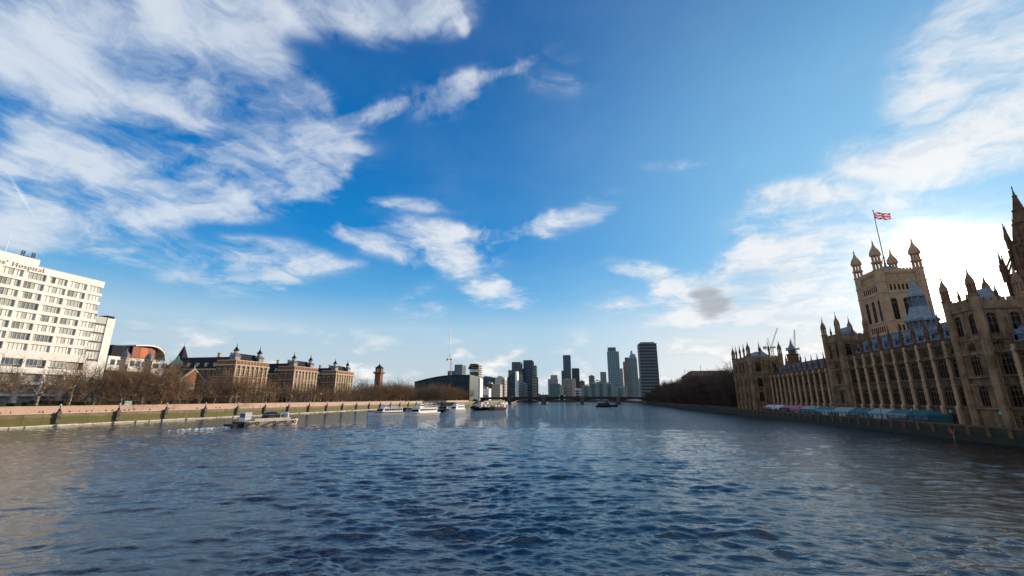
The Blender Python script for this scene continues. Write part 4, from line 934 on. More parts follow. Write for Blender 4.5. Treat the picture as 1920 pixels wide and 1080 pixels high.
# two small lead domed turrets of an older range
for i, (px, lb) in enumerate(((233, 'grey lead domed turret left of the orange panelled building'), (278, 'grey lead domed turret in front of the orange panelled building'))):
    yy = atX(px, 680, -262)[1]; t = thing('domed_turret', lb, 'turret', (-262, yy, ZG))
    wp(t, 'shaft', MB().lathe(-262, yy, [(1.9,ZG),(1.9,30.5),(2.3,30.8),(2.3,31.4)], 8).mesh('shaft', M['dressing']))
    wp(t, 'dome', MB().lathe(-262, yy, [(2.1,31.4),(2.0,32.8),(1.5,34.0),(.7,34.8),(.25,35.2),(.25,36),(.03,36.8)], 10).mesh('dome', M['lead']))
t = thing('hospital_range', 'long low cream range with dark roof behind the bare trees', 'building', (-262, 190, ZG))
ya, yb2 = atX(188, 700, -258)[1], atX(300, 700, -258)[1]
wp(t, 'wall', MB().box(-272, -258, ya, yb2, ZG, 20.5).mesh('wall', M['white_clad']))
wp(t, 'roof', MB().prism([(-273, 20.5), (-257, 20.5), (-265, 24)], 'y', ya, yb2).mesh('roof', M['roof_dark']))
for k in range(12):
    for z in (10, 15): o = wp(t, 'window', WR[0], (-258, ya+3+k*(yb2-ya-6)/11, z)); link('pane', WR[1], o)
# shaded ground floor and clipped hedges behind the tree row
for i, (a, b) in enumerate(((96, 118), (121, 150), (153, 192))):
    mb = MB(); y = a; 
    while y < b: d = 2+rnd.random()*2; mb.box(-203-rnd.random(), -200+rnd.random()*.6, y, min(b, y+d), ZG, ZG+1.9+rnd.random()*1.0); y += d
    one('clipped_hedge', mb.mesh('clipped_hedge', mat('hedge_leaves', (.022,.03,.012), .9, .4, 2, .8, bscale=6)), ['dark hedge at the left edge below the hospital columns', 'dark hedge behind the second to fourth river lamps', 'dark hedge in front of the brick gabled building'][i], 'hedge')
bd = thing('site_hoarding', 'small pale green hoarding panel behind the river walk', 'hoarding', (-194, atX(240, 757, -194)[1], ZG)); yy = atX(240, 757, -194)[1]
wp(bd, 'panel', MB().box(-194.05, -193.95, yy-1.5, yy+1.5, ZG+.2, 7.9).mesh('panel', M['green_board']))
for s in (-1, 1): wp(bd, 'post', MB().box(-194.2, -194.06, yy+s*1.4-.06, yy+s*1.4+.06, ZG, 8.0).mesh('post', M['white']))
# ------------------------------------------------------------------ bare winter trees
def gen_tree(seed, H=17.0, spread=6.2, trunk_h=4.0, tm='bark', cm='twig', nl=(6, 5, 5, 5), thick=1.0, dense=1.0):
    r = random.Random(seed); tk = MB(); cr = MB()
    def vec(dz=.3): return Vector((r.gauss(0, 1), r.gauss(0, 1), r.gauss(0, 1)+dz)).normalized()
    lean = Vector((r.uniform(-.10, .10), r.uniform(-.10, .10), 1)).normalized()
    p = Vector((0, 0, -.3)); rad = .42*thick; pts = [(p, rad*1.35)]
    for k in range(4):
        p = p+lean*(trunk_h+.3)/4+Vector((r.gauss(0, .08), r.gauss(0, .08), 0)); pts.append((p, rad*(1-.06*k)))
    for (a, ra), (b, rb) in zip(pts, pts[1:]): tk.tube(a, b, ra, rb, 8)
    cz = trunk_h+(H-trunk_h)*.45
    def grow(p, d, L, rad, lev):
        n = 3 if lev < 2 else 2; q = p; dd = d; nodes = [(p, rad)]
        for k in range(n):
            dd = (dd+vec(.12)*(.28 if lev < 2 else .38)+Vector((0, 0, .10))).normalized(); q = q+dd*L/n; nodes.append((q, rad*(1-.42*(k+1)/n)))
        mb = tk if lev == 0 else cr
        for (a, ra), (b, rb) in zip(nodes, nodes[1:]): mb.tube(a, b, ra, rb, (6, 5, 4, 3, 3)[lev])
        if lev >= len(nl)-1+1: return
        cnt = nl[lev] if lev < len(nl) else 0
        for c in range(cnt):
            f = .3+.7*(c+r.random())/cnt; i = min(n-1, int(f*n)); a, ra = nodes[i]; b, rb = nodes[i+1]; u = f*n-i
            pos = a.lerp(b, min(1, u)); out = Vector((pos.x, pos.y, (pos.z-cz)*.6))
            out = out.normalized() if out.length > .1 else vec()
            nd = (dd*.5+vec(.15)*.75+out*.42).normalized()
            grow(pos, nd, L*(.62+.22*r.random()), max(.022*thick, rb*.58), lev+1)
    n0 = nl[0]; top = pts[-1][0]
    for i in range(n0):
        a = 2*math.pi*(i+r.random()*.7)/n0; el = r.uniform(.55, 1.25)
        d = Vector((math.cos(a)*math.cos(el), math.sin(a)*math.cos(el), math.sin(el)))
        grow(top-lean*r.uniform(0, trunk_h*.25), d, (H-trunk_h)*(.40+.12*r.random())*(.8+.25*math.sin(el)), .25*thick, 0) if len(nl) else None
    return tk.mesh('trunk', M[tm], smooth=True), cr.mesh('crown', M[cm])
def tree_set(tm, cm, seeds, **kw): return [gen_tree(s, tm=tm, cm=cm, **kw) for s in seeds]
PLANE = tree_set('bark', 'twig', (1, 2, 3, 4, 5, 6, 7), nl=(5, 5, 4, 4), thick=1.15)
DARK = tree_set('bark_dark', 'twig_dark', (11, 12, 13, 14), nl=(6, 5, 5, 6), thick=1.25, trunk_h=3.2)
SPARSE = tree_set('bark', 'twig', (31, 32, 33), nl=(4, 4, 4, 3), thick=1.2)
def tree(ms, x, y, z, h, label, group, rz, wid=1.0):
    t = thing('bare_tree', label, 'tree', (x, y, z), rz, group); s = h/17.0; t.scale = (s*wid, s*wid, s)
    link('trunk', ms[0], t); link('crown', ms[1], t); return t
r2 = random.Random(21)
# row along the walkway in front of the hospital
i = 0; y = 92.0; row = []
while y < 405:
    row.append((-193.5+r2.uniform(-.8, .8), y)); y += (11.5 if y > 215 else 9.8)+r2.uniform(-1.4, 1.4)
for i, (x, y) in enumerate(row):
    tree(r2.choice(SPARSE if y < 138 or 172 < y < 192 else PLANE), x, y, ZG, r2.uniform(11, 13) if 173 < y < 191 else r2.uniform(18, 23) if y < 225 else r2.uniform(12, 16.5), f'bare plane tree behind the heart covered wall, {nth(i+1)} in the front row from the left', 'front row of bare plane trees', r2.uniform(0, 6.28), r2.uniform(.85, 1.05))
back = []
y = 150.0
while y < 184: back.append((-207+r2.uniform(-3, 3), y)); y += r2.uniform(5.5, 8)
for i, (x, y) in enumerate(back):
    tree(r2.choice(PLANE), x, y, ZG, r2.uniform(16, 20.5), f'bare tree of the back row between hospital block and first pavilion, {nth(i+1)} from the left', 'back row of bare trees', r2.uniform(0, 6.28))
far = []
y = 372.0
while y < 665:
    for k in range(2): far.append((-198-k*15+r2.uniform(-4, 4), y+r2.uniform(-3, 3)))
    y += 11.5
far.sort(key=lambda q: q[1])
for i, (x, y) in enumerate(far):
    tree(r2.choice(PLANE), x, y, ZG, r2.uniform(16, 24), f'brown bare tree between the pavilions and the bridge, {nth(i+1)} from the near end', 'brown trees towards the bridge', r2.uniform(0, 6.28), 1.15)
# dark garden trees on the right bank
gt = []
y = 288.0
while y < 650:
    for k in range(3): gt.append((90+k*11+r2.uniform(-3, 3), y+r2.uniform(-3.5, 3.5), k))
    y += 10.5
gt.sort(key=lambda q: (q[2], q[1])); cnt = [0, 0, 0]
for i, (x, y, k) in enumerate(gt):
    cnt[k] += 1
    tree(r2.choice(DARK), x, y, 3.6 if x < 91.5 else 4.2, r2.uniform(17, 22) if k == 0 else r2.uniform(22, 29), f'dark bare garden tree past the palace, {("riverside", "middle", "rear")[k]} row, {nth(cnt[k])} from the near end', 'dark garden trees on the right bank', r2.uniform(0, 6.28), 1.15)
for i in range(12):
    x, y = 84+i*3.0+r2.uniform(-2, 2), 668+i*26
    tree(r2.choice(DARK), x, y, 4.2 if x > 91.5 else 3.6, r2.uniform(13, 17), f'small dark tree near the bridge on the right bank, {nth(i+1)} from the near end', 'dark trees by the bridge', r2.uniform(0, 6.28), 1.3)
# ------------------------------------------------------------------ road bridge across the river
YBR = 690.0
br = thing('road_bridge', 'low dark arched road bridge crossing the river in the distance', 'bridge', (-40, YBR, 0))
M['bridge_red'] = mat('dark_red_bridge_paint', (.04,.02,.018), .6, .3, .3)
prs = [-181, -133.4, -79.1, -19.1, 34.4, 80.5]
for i, (a, b) in enumerate(zip(prs, prs[1:])):
    a += 3.0 if i else 0; b -= 3.0 if i < 4 else 0; n = 14; mb = MB()
    up = [(a+(b-a)*k/n, 9.3+1.0*(1-((a+(b-a)*k/n+50)/131)**2)) for k in range(n+1)]
    lo = [(a+(b-a)*k/n, 3.0+5.2*(1-abs(2*k/n-1)**2.2)) for k in range(n+1)]
    for k in range(n): mb.prism([lo[k], lo[k+1], up[k+1], up[k]], 'y', YBR, YBR+18)
    wp(br, 'arch_span', mb.mesh('arch_span', M['bridge_red']))
    mb = MB()
    for k in range(n): mb.prism([(up[k][0], up[k][1]), (up[k+1][0], up[k+1][1]), (up[k+1][0], up[k+1][1]+1.15), (up[k][0], up[k][1]+1.15)], 'y', YBR-.35, YBR+.1)
    for k in range(n+1): mb.box(up[k][0]-.3, up[k][0]+.3, YBR-.5, YBR+.15, up[k][1]-.3, up[k][1]+1.4)
    wp(br, 'parapet', mb.mesh('parapet', M['bridge_red']))
for x in prs[1:-1]:
    wp(br, 'bridge_pier', MB().prism([(x-3.4,YBR+20),(x-3.4,YBR-2),(x,YBR-5),(x+3.4,YBR-2),(x+3.4,YBR+20)], 'z', -3, 5.2).box(x-3.0, x+3.0, YBR-1.2, YBR+19, 5.2, 11.6).mesh('bridge_pier', M['granite_dark']))
    wp(br, 'pier_lamp', MB().tube((x, YBR-.6, 11.6), (x, YBR-.6, 16.4), .25, .14).lathe(x, YBR-.6, [(.2,16.2),(.5,16.6),(.5,17.2),(.1,17.6)], 6).mesh('pier_lamp', M['iron']))

M['office_glass'] = mat('dark_green_office_glass', (.016,.04,.045), .35, .3, .08, spec=.15, col2=(.03,.065,.07))
M['tower_band'] = mat('grey_spandrel', (.15,.17,.175), .6, .15, .1)
M['pale_mullion'] = mat('pale_aluminium', (.30,.38,.40), .5, .1, .1)
M['slate_mullion'] = mat('slate_aluminium', (.12,.16,.18), .5, .1, .1)
# ------------------------------------------------------------------ distant buildings: core, floor bands, fins, roof plant
def block(name, label, px0, px1, pyt, Y, wallm, bandm, depth=30, fl=3.6, band=.28, fins=0, plant=True, extra=(), cat='building', cap=None, proud=.35):
    """block whose front stands at distance Y; width and height follow from its outline in the photograph"""
    x0 = atY(px0, 744, Y)[0]; x1 = atY(px1, 744, Y)[0]; zt = atY((px0+px1)/2, pyt, Y)[2]; zg = 4.0
    t = thing(name, label, cat, ((x0+x1)/2, Y+depth/2, zg))
    wp(t, 'wall', MB().box(x0, x1, Y, Y+depth, zg-1, zt).mesh('wall', M[wallm]))
    if Y > 1100: fl *= 2.0
    mb = MB(); z = zg+fl; p = proud
    while z < zt-.5: mb.box(x0-p, x1+p, Y-p, Y+depth+p, z-fl*band/2, z+fl*band/2); z += fl
    mb.box(x0-p*1.2, x1+p*1.2, Y-p*1.2, Y+depth+p*1.2, zt-.7, zt+.5)
    wp(t, 'floor_bands', mb.mesh('floor_bands', M[bandm]))
    if fins:
        mb = MB()
        for k in range(fins+1): x = x0+(x1-x0)*k/fins; fw = (x1-x0)/fins*.13; mb.box(x-fw, x+fw, Y-p-.3, Y, zg, zt)
        nd = max(2, int(fins*depth/(x1-x0)))
        for k in range(nd+1): y = Y+depth*k/nd; mb.box(x0-p-.3, x0, y-.35, y+.35, zg, zt).box(x1, x1+p+.3, y-.35, y+.35, zg, zt)
        wp(t, 'fins', mb.mesh('fins', M[bandm]))
    if plant:
        w = x1-x0; wp(t, 'roof_plant', MB().box(x0+w*.2, x0+w*.75, Y+depth*.2, Y+depth*.8, zt+.5, zt+3.2).box(x0+w*.3, x0+w*.42, Y+depth*.3, Y+depth*.5, zt+3.2, zt+4.6).mesh('roof_plant', M['grey_clad']))
    for (q0, q1, qt, wm, bm) in extra:                 # further stages of the same building
        X0 = atY(q0, 744, Y)[0]; X1 = atY(q1, 744, Y)[0]; zz = atY((q0+q1)/2, qt, Y)[2]; o = 1.0; zs = zt if (q0 >= px0 and q1 <= px1 and qt < pyt) else zg-1; o = -1.5 if zs == zt else o
        wp(t, 'stage', MB().box(X0, X1, Y-o, Y+depth-abs(o)*2, zs, zz).mesh('stage', M[wm]))
        mb = MB(); z = max(zg, zs)+fl
        while z < zz-.5: mb.box(X0-p*.8, X1+p*.8, Y-o-p*.8, Y+depth-abs(o)*2+p*.8, z-fl*band/2, z+fl*band/2); z += fl
        if len(mb.f): wp(t, 'stage_bands', mb.mesh('stage_bands', M[bm]))
    return t
block('office_tower', 'tall grey slab tower with horizontal bands right of the skyline', 1205, 1239, 644, 900, 'dark_clad', 'tower_band', 34, 6.2, .42, 0, True, ((1208, 1235, 641, 'grey_clad', 'grey_clad'),), 'tower')
block('glass_tower', 'tall teal glass tower with stepped top on the skyline', 1143.5, 1165, 659, 1500, 'teal_glass', 'pale_mullion', 38, 3.8, .2, 6, False, ((1144.5, 1160, 651, 'teal_glass', 'teal_glass'),), 'tower')
block('slender_tower', 'narrow beige tower behind the stepped teal glass tower', 1165.5, 1170.5, 691, 1620, 'beige_clad', 'grey_clad', 24, 4, .3, 2, False, (), 'tower')
block('residential_tower', 'grey ribbed tower left of the rounded pale tower', 1173.5, 1184, 678, 1560, 'purple_clad', 'beige_clad', 34, 3.8, .25, 5, False, ((1177, 1183.5, 670, 'purple_clad', 'grey_clad'),), 'tower')
def round_tower():
    Y = 1500; x0 = atY(1184.5, 744, Y)[0]; x1 = atY(1200.5, 744, Y)[0]; c = (x0+x1)/2; r = (x1-x0)/2; zt = atY(1189, 663, Y)[2]
    t = thing('round_glass_tower', 'cylindrical pale grey glass tower with slim crown on the skyline', 'tower', (c, Y+r, 4))
    wp(t, 'shaft', MB().lathe(c, Y+r, [(r,3),(r,zt-14),(r*.8,zt-6),(r*.55,zt)], 20).mesh('shaft', M['grey_clad']))
    mb = MB(); z = 8
    while z < zt-16: mb.lathe(c, Y+r, [(r+.3,z),(r+.3,z+.9)], 20); z += 4.2
    for k in range(10): a = k*math.pi/5; mb.box(c+r*1.01*math.cos(a)-.5, c+r*1.01*math.cos(a)+.5, Y+r+r*1.01*math.sin(a)-.5, Y+r+r*1.01*math.sin(a)+.5, 4, zt-14)
    wp(t, 'floor_bands', mb.mesh('floor_bands', M['teal_glass']))
    wp(t, 'crown', MB().lathe(c-3, Y+r, [(4.6,zt-2),(4.6,zt+7),(3.4,zt+8),(3.4,zt+11)], 12).mesh('crown', M['steel']))
round_tower()
block('low_block', 'low beige block beside the grey slab tower', 1200.5, 1206, 711, 1100, 'beige_clad', 'concrete', 20, 3.6, .3)
block('glass_tower', 'dark blue glass tower standing alone at mid skyline', 1058, 1071.5, 666, 1700, 'blue_glass', 'slate_mullion', 30, 4, .22, 5, False, ((1054, 1058.5, 695, 'blue_glass', 'teal_glass'),), 'tower')
block('plum_tower', 'plum brown tower right of the lone dark glass tower', 1074, 1087.5, 691, 1620, 'purple_clad', 'dark_clad', 30, 3.8, .3, 4, False, ((1075, 1086, 690.3, 'purple_clad', 'dark_clad'),), 'tower')
block('apartment_block', 'beige ribbed block at the foot of the lone dark glass tower', 1057, 1073, 711, 1330, 'purple_clad', 'beige_clad', 30, 3.6, .35, 7, True, ((1073, 1080, 710, 'beige_clad', 'concrete'),))
block('office_block', 'pale grey stepped block left of the lone dark glass tower', 1028, 1047, 711, 1450, 'grey_clad', 'concrete', 30, 3.8, .3, 0, True, ((1033, 1046, 703, 'concrete', 'grey_clad'),))
block('office_block', 'green glass block with pale end behind the bridge', 1032, 1050, 720, 1300, 'green_glass', 'teal_glass', 26, 3.8, .25, 5, True, ((1050, 1057, 722, 'beige_clad', 'concrete'), (1048, 1059, 741, 'white', 'white')))
block('low_block', 'small cream block below the plum brown tower', 1078, 1091, 729, 1280, 'beige_clad', 'white', 22, 3.6, .4, 0, True, ((1080, 1086, 732, 'dark_clad', 'beige_clad'),))
block('brick_block', 'brick red block right of the plum brown tower', 1087.5, 1097, 715, 1520, 'brick', 'brick_brown', 26, 3.6, .3)
block('brick_tower', 'small tower with brick red top over the green riverside flats', 1106, 1116, 705, 1560, 'grey_clad', 'brick', 26, 3.6, .3, 3, True, (), 'tower')
block('concrete_tower', 'grey square tower left of the stepped teal glass tower', 1128, 1138.5, 697.5, 1580, 'grey_clad', 'concrete', 28, 3.6, .3, 4, False, (), 'tower')
# riverside flats with butterfly roofs: five stepped units
for i, (a, b, yt) in enumerate(((1092, 1107, 719), (1106, 1121, 713.5), (1120, 1136, 712), (1135, 1152, 714.5), (1151, 1176, 721))):
    Y = 1275+i*4; t = block('riverside_flats', f'green glazed riverside flats with winged roof, {nth(i+1)} from the left', a, b, yt+4, Y, 'green_glass', 'concrete', 30, 3.3, .3, 5, False)
    t['group'] = 'winged roof riverside flats'
    x0 = atY(a, 744, Y)[0]; x1 = atY(b, 744, Y)[0]; zt = atY(a, yt+4, Y)[2]; m_ = (x0+x1)/2
    wp(t, 'winged_roof', MB().prism([(m_, zt+.8), (x0-2, zt+6.5), (x0-2, zt+7.3), (m_, zt+2), (x1+2, zt+7.3), (x1+2, zt+6.5)], 'y', Y-2, Y+26).mesh('winged_roof', M['green_glass']))
    wp(t, 'centre_bay', MB().lathe(m_, Y, [(4.4,3),(4.4,zt-4)], 10).mesh('centre_bay', M['teal_glass']))
# left group by the bridge
block('glass_tower', 'dark glass tower with flat top left of the paired towers', 960, 976.5, 679, 1150, 'blue_glass', 'slate_mullion', 28, 3.7, .2, 6, False, ((953, 960.5, 694, 'teal_glass', 'blue_glass'), (970, 978, 700, 'concrete', 'dark_clad')), 'tower')
block('glass_tower', 'darkest of the paired towers, tall with stepped shoulders', 982, 999, 675.5, 1200, 'dark_clad', 'slate_mullion', 28, 3.7, .25, 5, False, ((979, 992, 691, 'blue_glass', 'teal_glass'), (998.8, 1005.5, 685, 'green_glass', 'dark_clad')), 'tower')
block('cream_block', 'narrow cream block at the right foot of the paired towers', 998, 1007.5, 707, 1140, 'beige_clad', 'dark_clad', 20, 3.5, .25, 4, False)
block('low_block', 'grey low block at the left foot of the paired towers', 979, 987, 720, 1130, 'purple_clad', 'grey_clad', 20, 3.5, .3, 4)
def wedge():
    Y = 1080; x0, x1 = atY(947, 744, Y)[0], atY(966, 744, Y)[0]; za, zb = atY(947, 711, Y)[2], atY(966, 697, Y)[2]
    t = thing('wedge_block', 'dark wedge roofed block with bright cream end wall', 'building', ((x0+x1)/2, Y, 4))
    wp(t, 'wall', MB().prism([(x0, 3), (x1, 3), (x1, zb), (x0, za)], 'y', Y, Y+26).mesh('wall', M['dark_clad']))
    mb = MB(); z = 8
    while z < za: mb.box(x0-.3, x1, Y-.3, Y, z-.4, z+.4); z += 3.6
    for k in range(8): x = x0+(x1-x0)*k/8; mb.box(x-.3, x+.3, Y-.5, Y, 4, za+(zb-za)*k/8)
    wp(t, 'facade_grid', mb.mesh('facade_grid', M['blue_glass']))
    wp(t, 'end_wall', MB().box(x1, x1+4.5, Y-1, Y+26, 3, zb+1).mesh('end_wall', M['white_clad']))
wedge()
block('terraced_flats', 'cream stepped flats with balconies by the bridge end', 928, 946, 708, 980, 'beige_clad', 'white', 26, 3.4, .35, 0, True, ((934, 940, 715, 'beige_clad', 'white'), (941, 946, 712, 'beige_clad', 'dark_clad')))
block('brick_block', 'brown brick block in front of the cream stepped flats', 911, 923, 720, 900, 'brick_brown', 'brick', 24, 3.4, .2, 4, True, ((923, 938, 721, 'beige_clad', 'brick_brown'),))
block('glass_block', 'teal glass block behind the brown brick block', 900, 925, 708, 1040, 'teal_glass', 'blue_glass', 26, 3.8, .2, 8, True)
block('low_block', 'low white block right of the white wrapped tower', 899, 916.5, 729, 800, 'white_clad', 'white', 18, 3.6, .3, 0, True, ((900, 915, 740, 'dark_clad', 'white'),))
def wrapped():
    Y = 730; x0, x1 = atY(878, 744, Y)[0], atY(899, 744, Y)[0]; z1 = atY(888, 709, Y)[2]; z2 = atY(888, 683, Y)[2]; xm = x0+(x1-x0)*.62
    t = thing('wrapped_tower', 'tower wrapped in white sheeting with bare dark upper floors', 'tower', ((x0+x1)/2, Y, 4))
    wp(t, 'sheeting', MB().prism([(x0,Y),(xm,Y-3),(x1,Y+3),(x1,Y+22),(x0,Y+22)], 'z', 3, z1).mesh('sheeting', M['white']))
    for k in range(3): wp(t, 'sheet_band', MB().box(x0+1, xm-1, Y-1.7, Y-.8, z1-9-k*9, z1-8.4-k*9).mesh('sheet_band', M['steel']))
    mb = MB(); z = z1
    while z < z2-4: mb.prism([(x0,Y),(xm,Y-3),(x1,Y+3),(x1,Y+22),(x0,Y+22)], 'z', z+2.8, z+3.4); z += 3.6
    wp(t, 'floor_slab', mb.mesh('floor_slab', M['concrete']))
    wp(t, 'core', MB().box(x0+1.5, x1-2.5, Y+1.5, Y+20, z1, z2).mesh('core', M['dark_clad']))
    wp(t, 'upper_sheet', MB().box(x0+2, x1-4, Y-1.2, Y+.4, z1+10, z1+15).mesh('upper_sheet', M['white']))
    wp(t, 'cap', MB().loft([[(x0-1.5,Y-2,z2-8),(x1-3,Y-2,z2-8),(x1-3,Y+21,z2-8),(x0-1.5,Y+21,z2-8)],[(x0+2,Y+1,z2+1),(x1-6,Y+1,z2+1),(x1-6,Y+18,z2+1),(x0+2,Y+18,z2+1)]]).mesh('cap', M['hull_black']))
wrapped()
def arched_office():
    Y = 650; x0, x1 = atY(776, 744, Y)[0], atY(880, 744, Y)[0]; zl = atY(780, 717, Y)[2]; zr = atY(860, 704, Y)[2]
    t = thing('curved_roof_office', 'long dark glass office with low curved roof behind brown trees', 'building', ((x0+x1)/2, Y, ZG))
    n = 16; prof = [(x0+(x1-x0)*k/n, zl+(zr-zl)*math.sin(min(1, k/n*1.35)*math.pi/2)) for k in range(n+1)]
    wp(t, 'wall', MB().prism([(x0, 3)]+[(x1, 3)]+prof[::-1], 'y', Y, Y+50).mesh('wall', M['office_glass']))
    mb = MB()
    for (xa, za), (xb, zb) in zip(prof, prof[1:]): mb.prism([(xa, za), (xb, zb), (xb, zb+.9), (xa, za+.9)], 'y', Y-2, Y+52)
    wp(t, 'curved_roof', mb.mesh('curved_roof', M['office_glass']))
    mb = MB(); z = 9
    while z < zl: xs = x0; mb.box(xs, x1, Y-.5, Y, z-.35, z+.35); z += 4
    for k in range(1, 26): x = x0+(x1-x0)*k/26; mb.box(x-.25, x+.25, Y-.7, Y, 4, zl)
    wp(t, 'facade_grid', mb.mesh('facade_grid', M['dark_clad']))
arched_office()
block('office_tower', 'stepped teal tower rising behind the curved roof office', 851, 865, 684, 900, 'teal_glass', 'grey_clad', 26, 3.7, .25, 5, False, ((838, 852, 695.5, 'teal_glass', 'purple_clad'),), 'tower')
# cranes
def crane(name, label, Y, mast_px, mast_top, tip, base_y, red, tail=None):
    m0 = atY(mast_px, mast_top, Y); tp = atY(*tip, Y); zb = 4.0
    t = thing(name, label, 'crane', (m0[0], Y, zb)); w = 1.1
    mb = MB()
    for sx in (-w, w):
        for sy in (-w, w): mb.tube((m0[0]+sx, Y+sy, zb), (m0[0]+sx, Y+sy, m0[2]), .22, n=4)
    z = zb; k = 0
    while z < m0[2]-2.5:
        for (ax, ay, bx, by) in ((-w,-w,w,-w), (w,-w,w,w), (w,w,-w,w), (-w,w,-w,-w)): mb.tube((m0[0]+ax, Y+ay, z), (m0[0]+bx, Y+by, z+2.5), .12, n=3)
        z += 2.5
    wp(t, 'mast', mb.mesh('mast', M[red]))
    a = Vector(m0)+Vector((0, 0, 1)); b = Vector(tp); d = (b-a); L = d.length; d.normalize(); u = Vector((0, 1, 0)); v = d.cross(u); mb = MB(); c = [u*.9, -u*.9, v*1.3]
    for q in c: mb.tube(a+q, b+q*.5, .2, n=4)
    n = int(L/3)
    for k in range(n):
        f = 1-.5*k/n
        for q, s in zip(c, c[1:]+c[:1]): mb.tube(a+d*(L*k/n)+q*f, a+d*(L*(k+1)/n)+s*f, .1, n=3)
    wp(t, 'jib', mb.mesh('jib', M['white']))
    mb = MB().box(m0[0]-1.5, m0[0]+1.5, Y-1.5, Y+1.5, m0[2]-.6, m0[2]+1.2).box(m0[0]-9, m0[0]+3, Y-1, Y+1, m0[2]+.1, m0[2]+.8).box(m0[0]-9, m0[0]-6, Y-1.3, Y+1.3, m0[2]-1.6, m0[2]+1.8)
    wp(t, 'slewing_deck', mb.mesh('slewing_deck', M[red]))
    wp(t, 'cab', MB().box(m0[0]+1.6, m0[0]+3.4, Y-2.6, Y-.8, m0[2]-.8, m0[2]+1.6).mesh('cab', M['white']))
    ap = Vector(m0)+Vector((-3, 0, 11)); mb = MB().tube(Vector(m0)+Vector((-1, 0, 1)), ap, .25).tube(Vector(m0)+Vector((-7, 0, 1)), ap, .15).tube(ap, a+d*L*.7, .08, n=3)
    wp(t, 'a_frame', mb.mesh('a_frame', M[red]))
crane('luffing_crane', 'tall luffing crane with red mast and nearly upright pale jib', 800, 846, 674, (842.5, 611), 690, 'crane_red')
crane('luffing_crane', 'pale crane with slanting jib behind the palace end pavilion', 560, 1447, 652, (1458, 615), 690, 'steel')
crane('luffing_crane', 'pale crane with upright jib behind the small spired turret', 520, 1491, 655, (1490, 618), 690, 'steel')

# brick water tower with open belvedere
Y = 520; x0, x1 = atY(701, 744, Y)[0], atY(714, 744, Y)[0]; c = (x0+x1)/2; w = (x1-x0)/2*.78; zt = atY(707, 700, Y)[2]; tp = atY(707, 683, Y)[2]
t = thing('brick_water_tower', 'dark red brick water tower with open belvedere above brown trees', 'tower', (c, Y, ZG))
wp(t, 'shaft', MB().box(c-w, c+w, Y-w, Y+w, ZG, zt).box(c-w-.3, c+w+.3, Y-w-.3, Y+w+.3, zt-9, zt-8.2).mesh('shaft', M['brick']))
wp(t, 'balcony', MB().box(c-w*1.5, c+w*1.5, Y-w*1.5, Y+w*1.5, zt, zt+1.6).box(c-w*1.2, c+w*1.2, Y-w*1.2, Y+w*1.2, zt-1.2, zt).mesh('balcony', M['brick']))
mb = MB()
for sx in (-1, -.33, .33, 1):
    for sy in (-1, 1): mb.box(c+sx*w*.85-.4, c+sx*w*.85+.4, Y+sy*w*.85-.4, Y+sy*w*.85+.4, zt+1.6, tp-5).box(c+sy*w*.85-.4, c+sy*w*.85+.4, Y+sx*w*.85-.4, Y+sx*w*.85+.4, zt+1.6, tp-5)
wp(t, 'belvedere', mb.mesh('belvedere', M['dressing']))
wp(t, 'cap', MB().loft([[(c-w*1.15,Y-w*1.15,tp-5),(c+w*1.15,Y-w*1.15,tp-5),(c+w*1.15,Y+w*1.15,tp-5),(c-w*1.15,Y+w*1.15,tp-5)],[(c-w*.4,Y-w*.4,tp-2),(c+w*.4,Y-w*.4,tp-2),(c+w*.4,Y+w*.4,tp-2),(c-w*.4,Y+w*.4,tp-2)]]).lathe(c, Y, [(w*.3,tp-2),(w*.3,tp-.8),(.1,tp+.6)], 6).mesh('cap', M['roof_dark']))
for z in (zt-14, zt-20): wp(t, 'window', MB().box(c-w-.05, c+w+.05, Y-.6, Y+.6, z, z+3).box(c-.6, c+.6, Y-w-.05, Y+w+.05, z, z+3).mesh('window', M['glass_dark']))
# low old buildings along the left bank past the pavilions
for i, (a, b, x, h, wm, lb) in enumerate(((378, 398, -206, 7.5, 'dressing', 'low pale building just past the farthest brick pavilion'), (402, 422, -207, 9.5, 'brick_brown', 'brown gabled house below the brick water tower'),
        (428, 452, -206, 8, 'brick', 'low red brick house right of the water tower'), (470, 510, -206, 7.5, 'dressing', 'long pale low building behind the white boats'), (530, 575, -207, 11, 'brick_brown', 'brown old gatehouse range near the bridge'))):
    t = thing('old_house', lb, 'house', (x-5, (a+b)/2, ZG))
    wp(t, 'wall', MB().box(x-10, x, a, b, ZG, ZG+h).mesh('wall', M[wm]))
    wp(t, 'roof', MB().prism([(x-10.6, ZG+h), (x+.6, ZG+h), (x-5, ZG+h+3.6)], 'y', a-.3, b+.3).mesh('roof', M['roof_dark' if i % 2 else 'brick']))
    n = int((b-a)/4)
    for k in range(n): o = wp(t, 'window', WS[0], (x, a+2+k*(b-a-4)/max(1, n-1), ZG+1.6)); link('pane', WS[1], o)
    wp(t, 'chimney', MB().box(x-5.7, x-4.3, a+3, a+4.4, ZG+h, ZG+h+5.2).mesh('chimney', M['brick']))
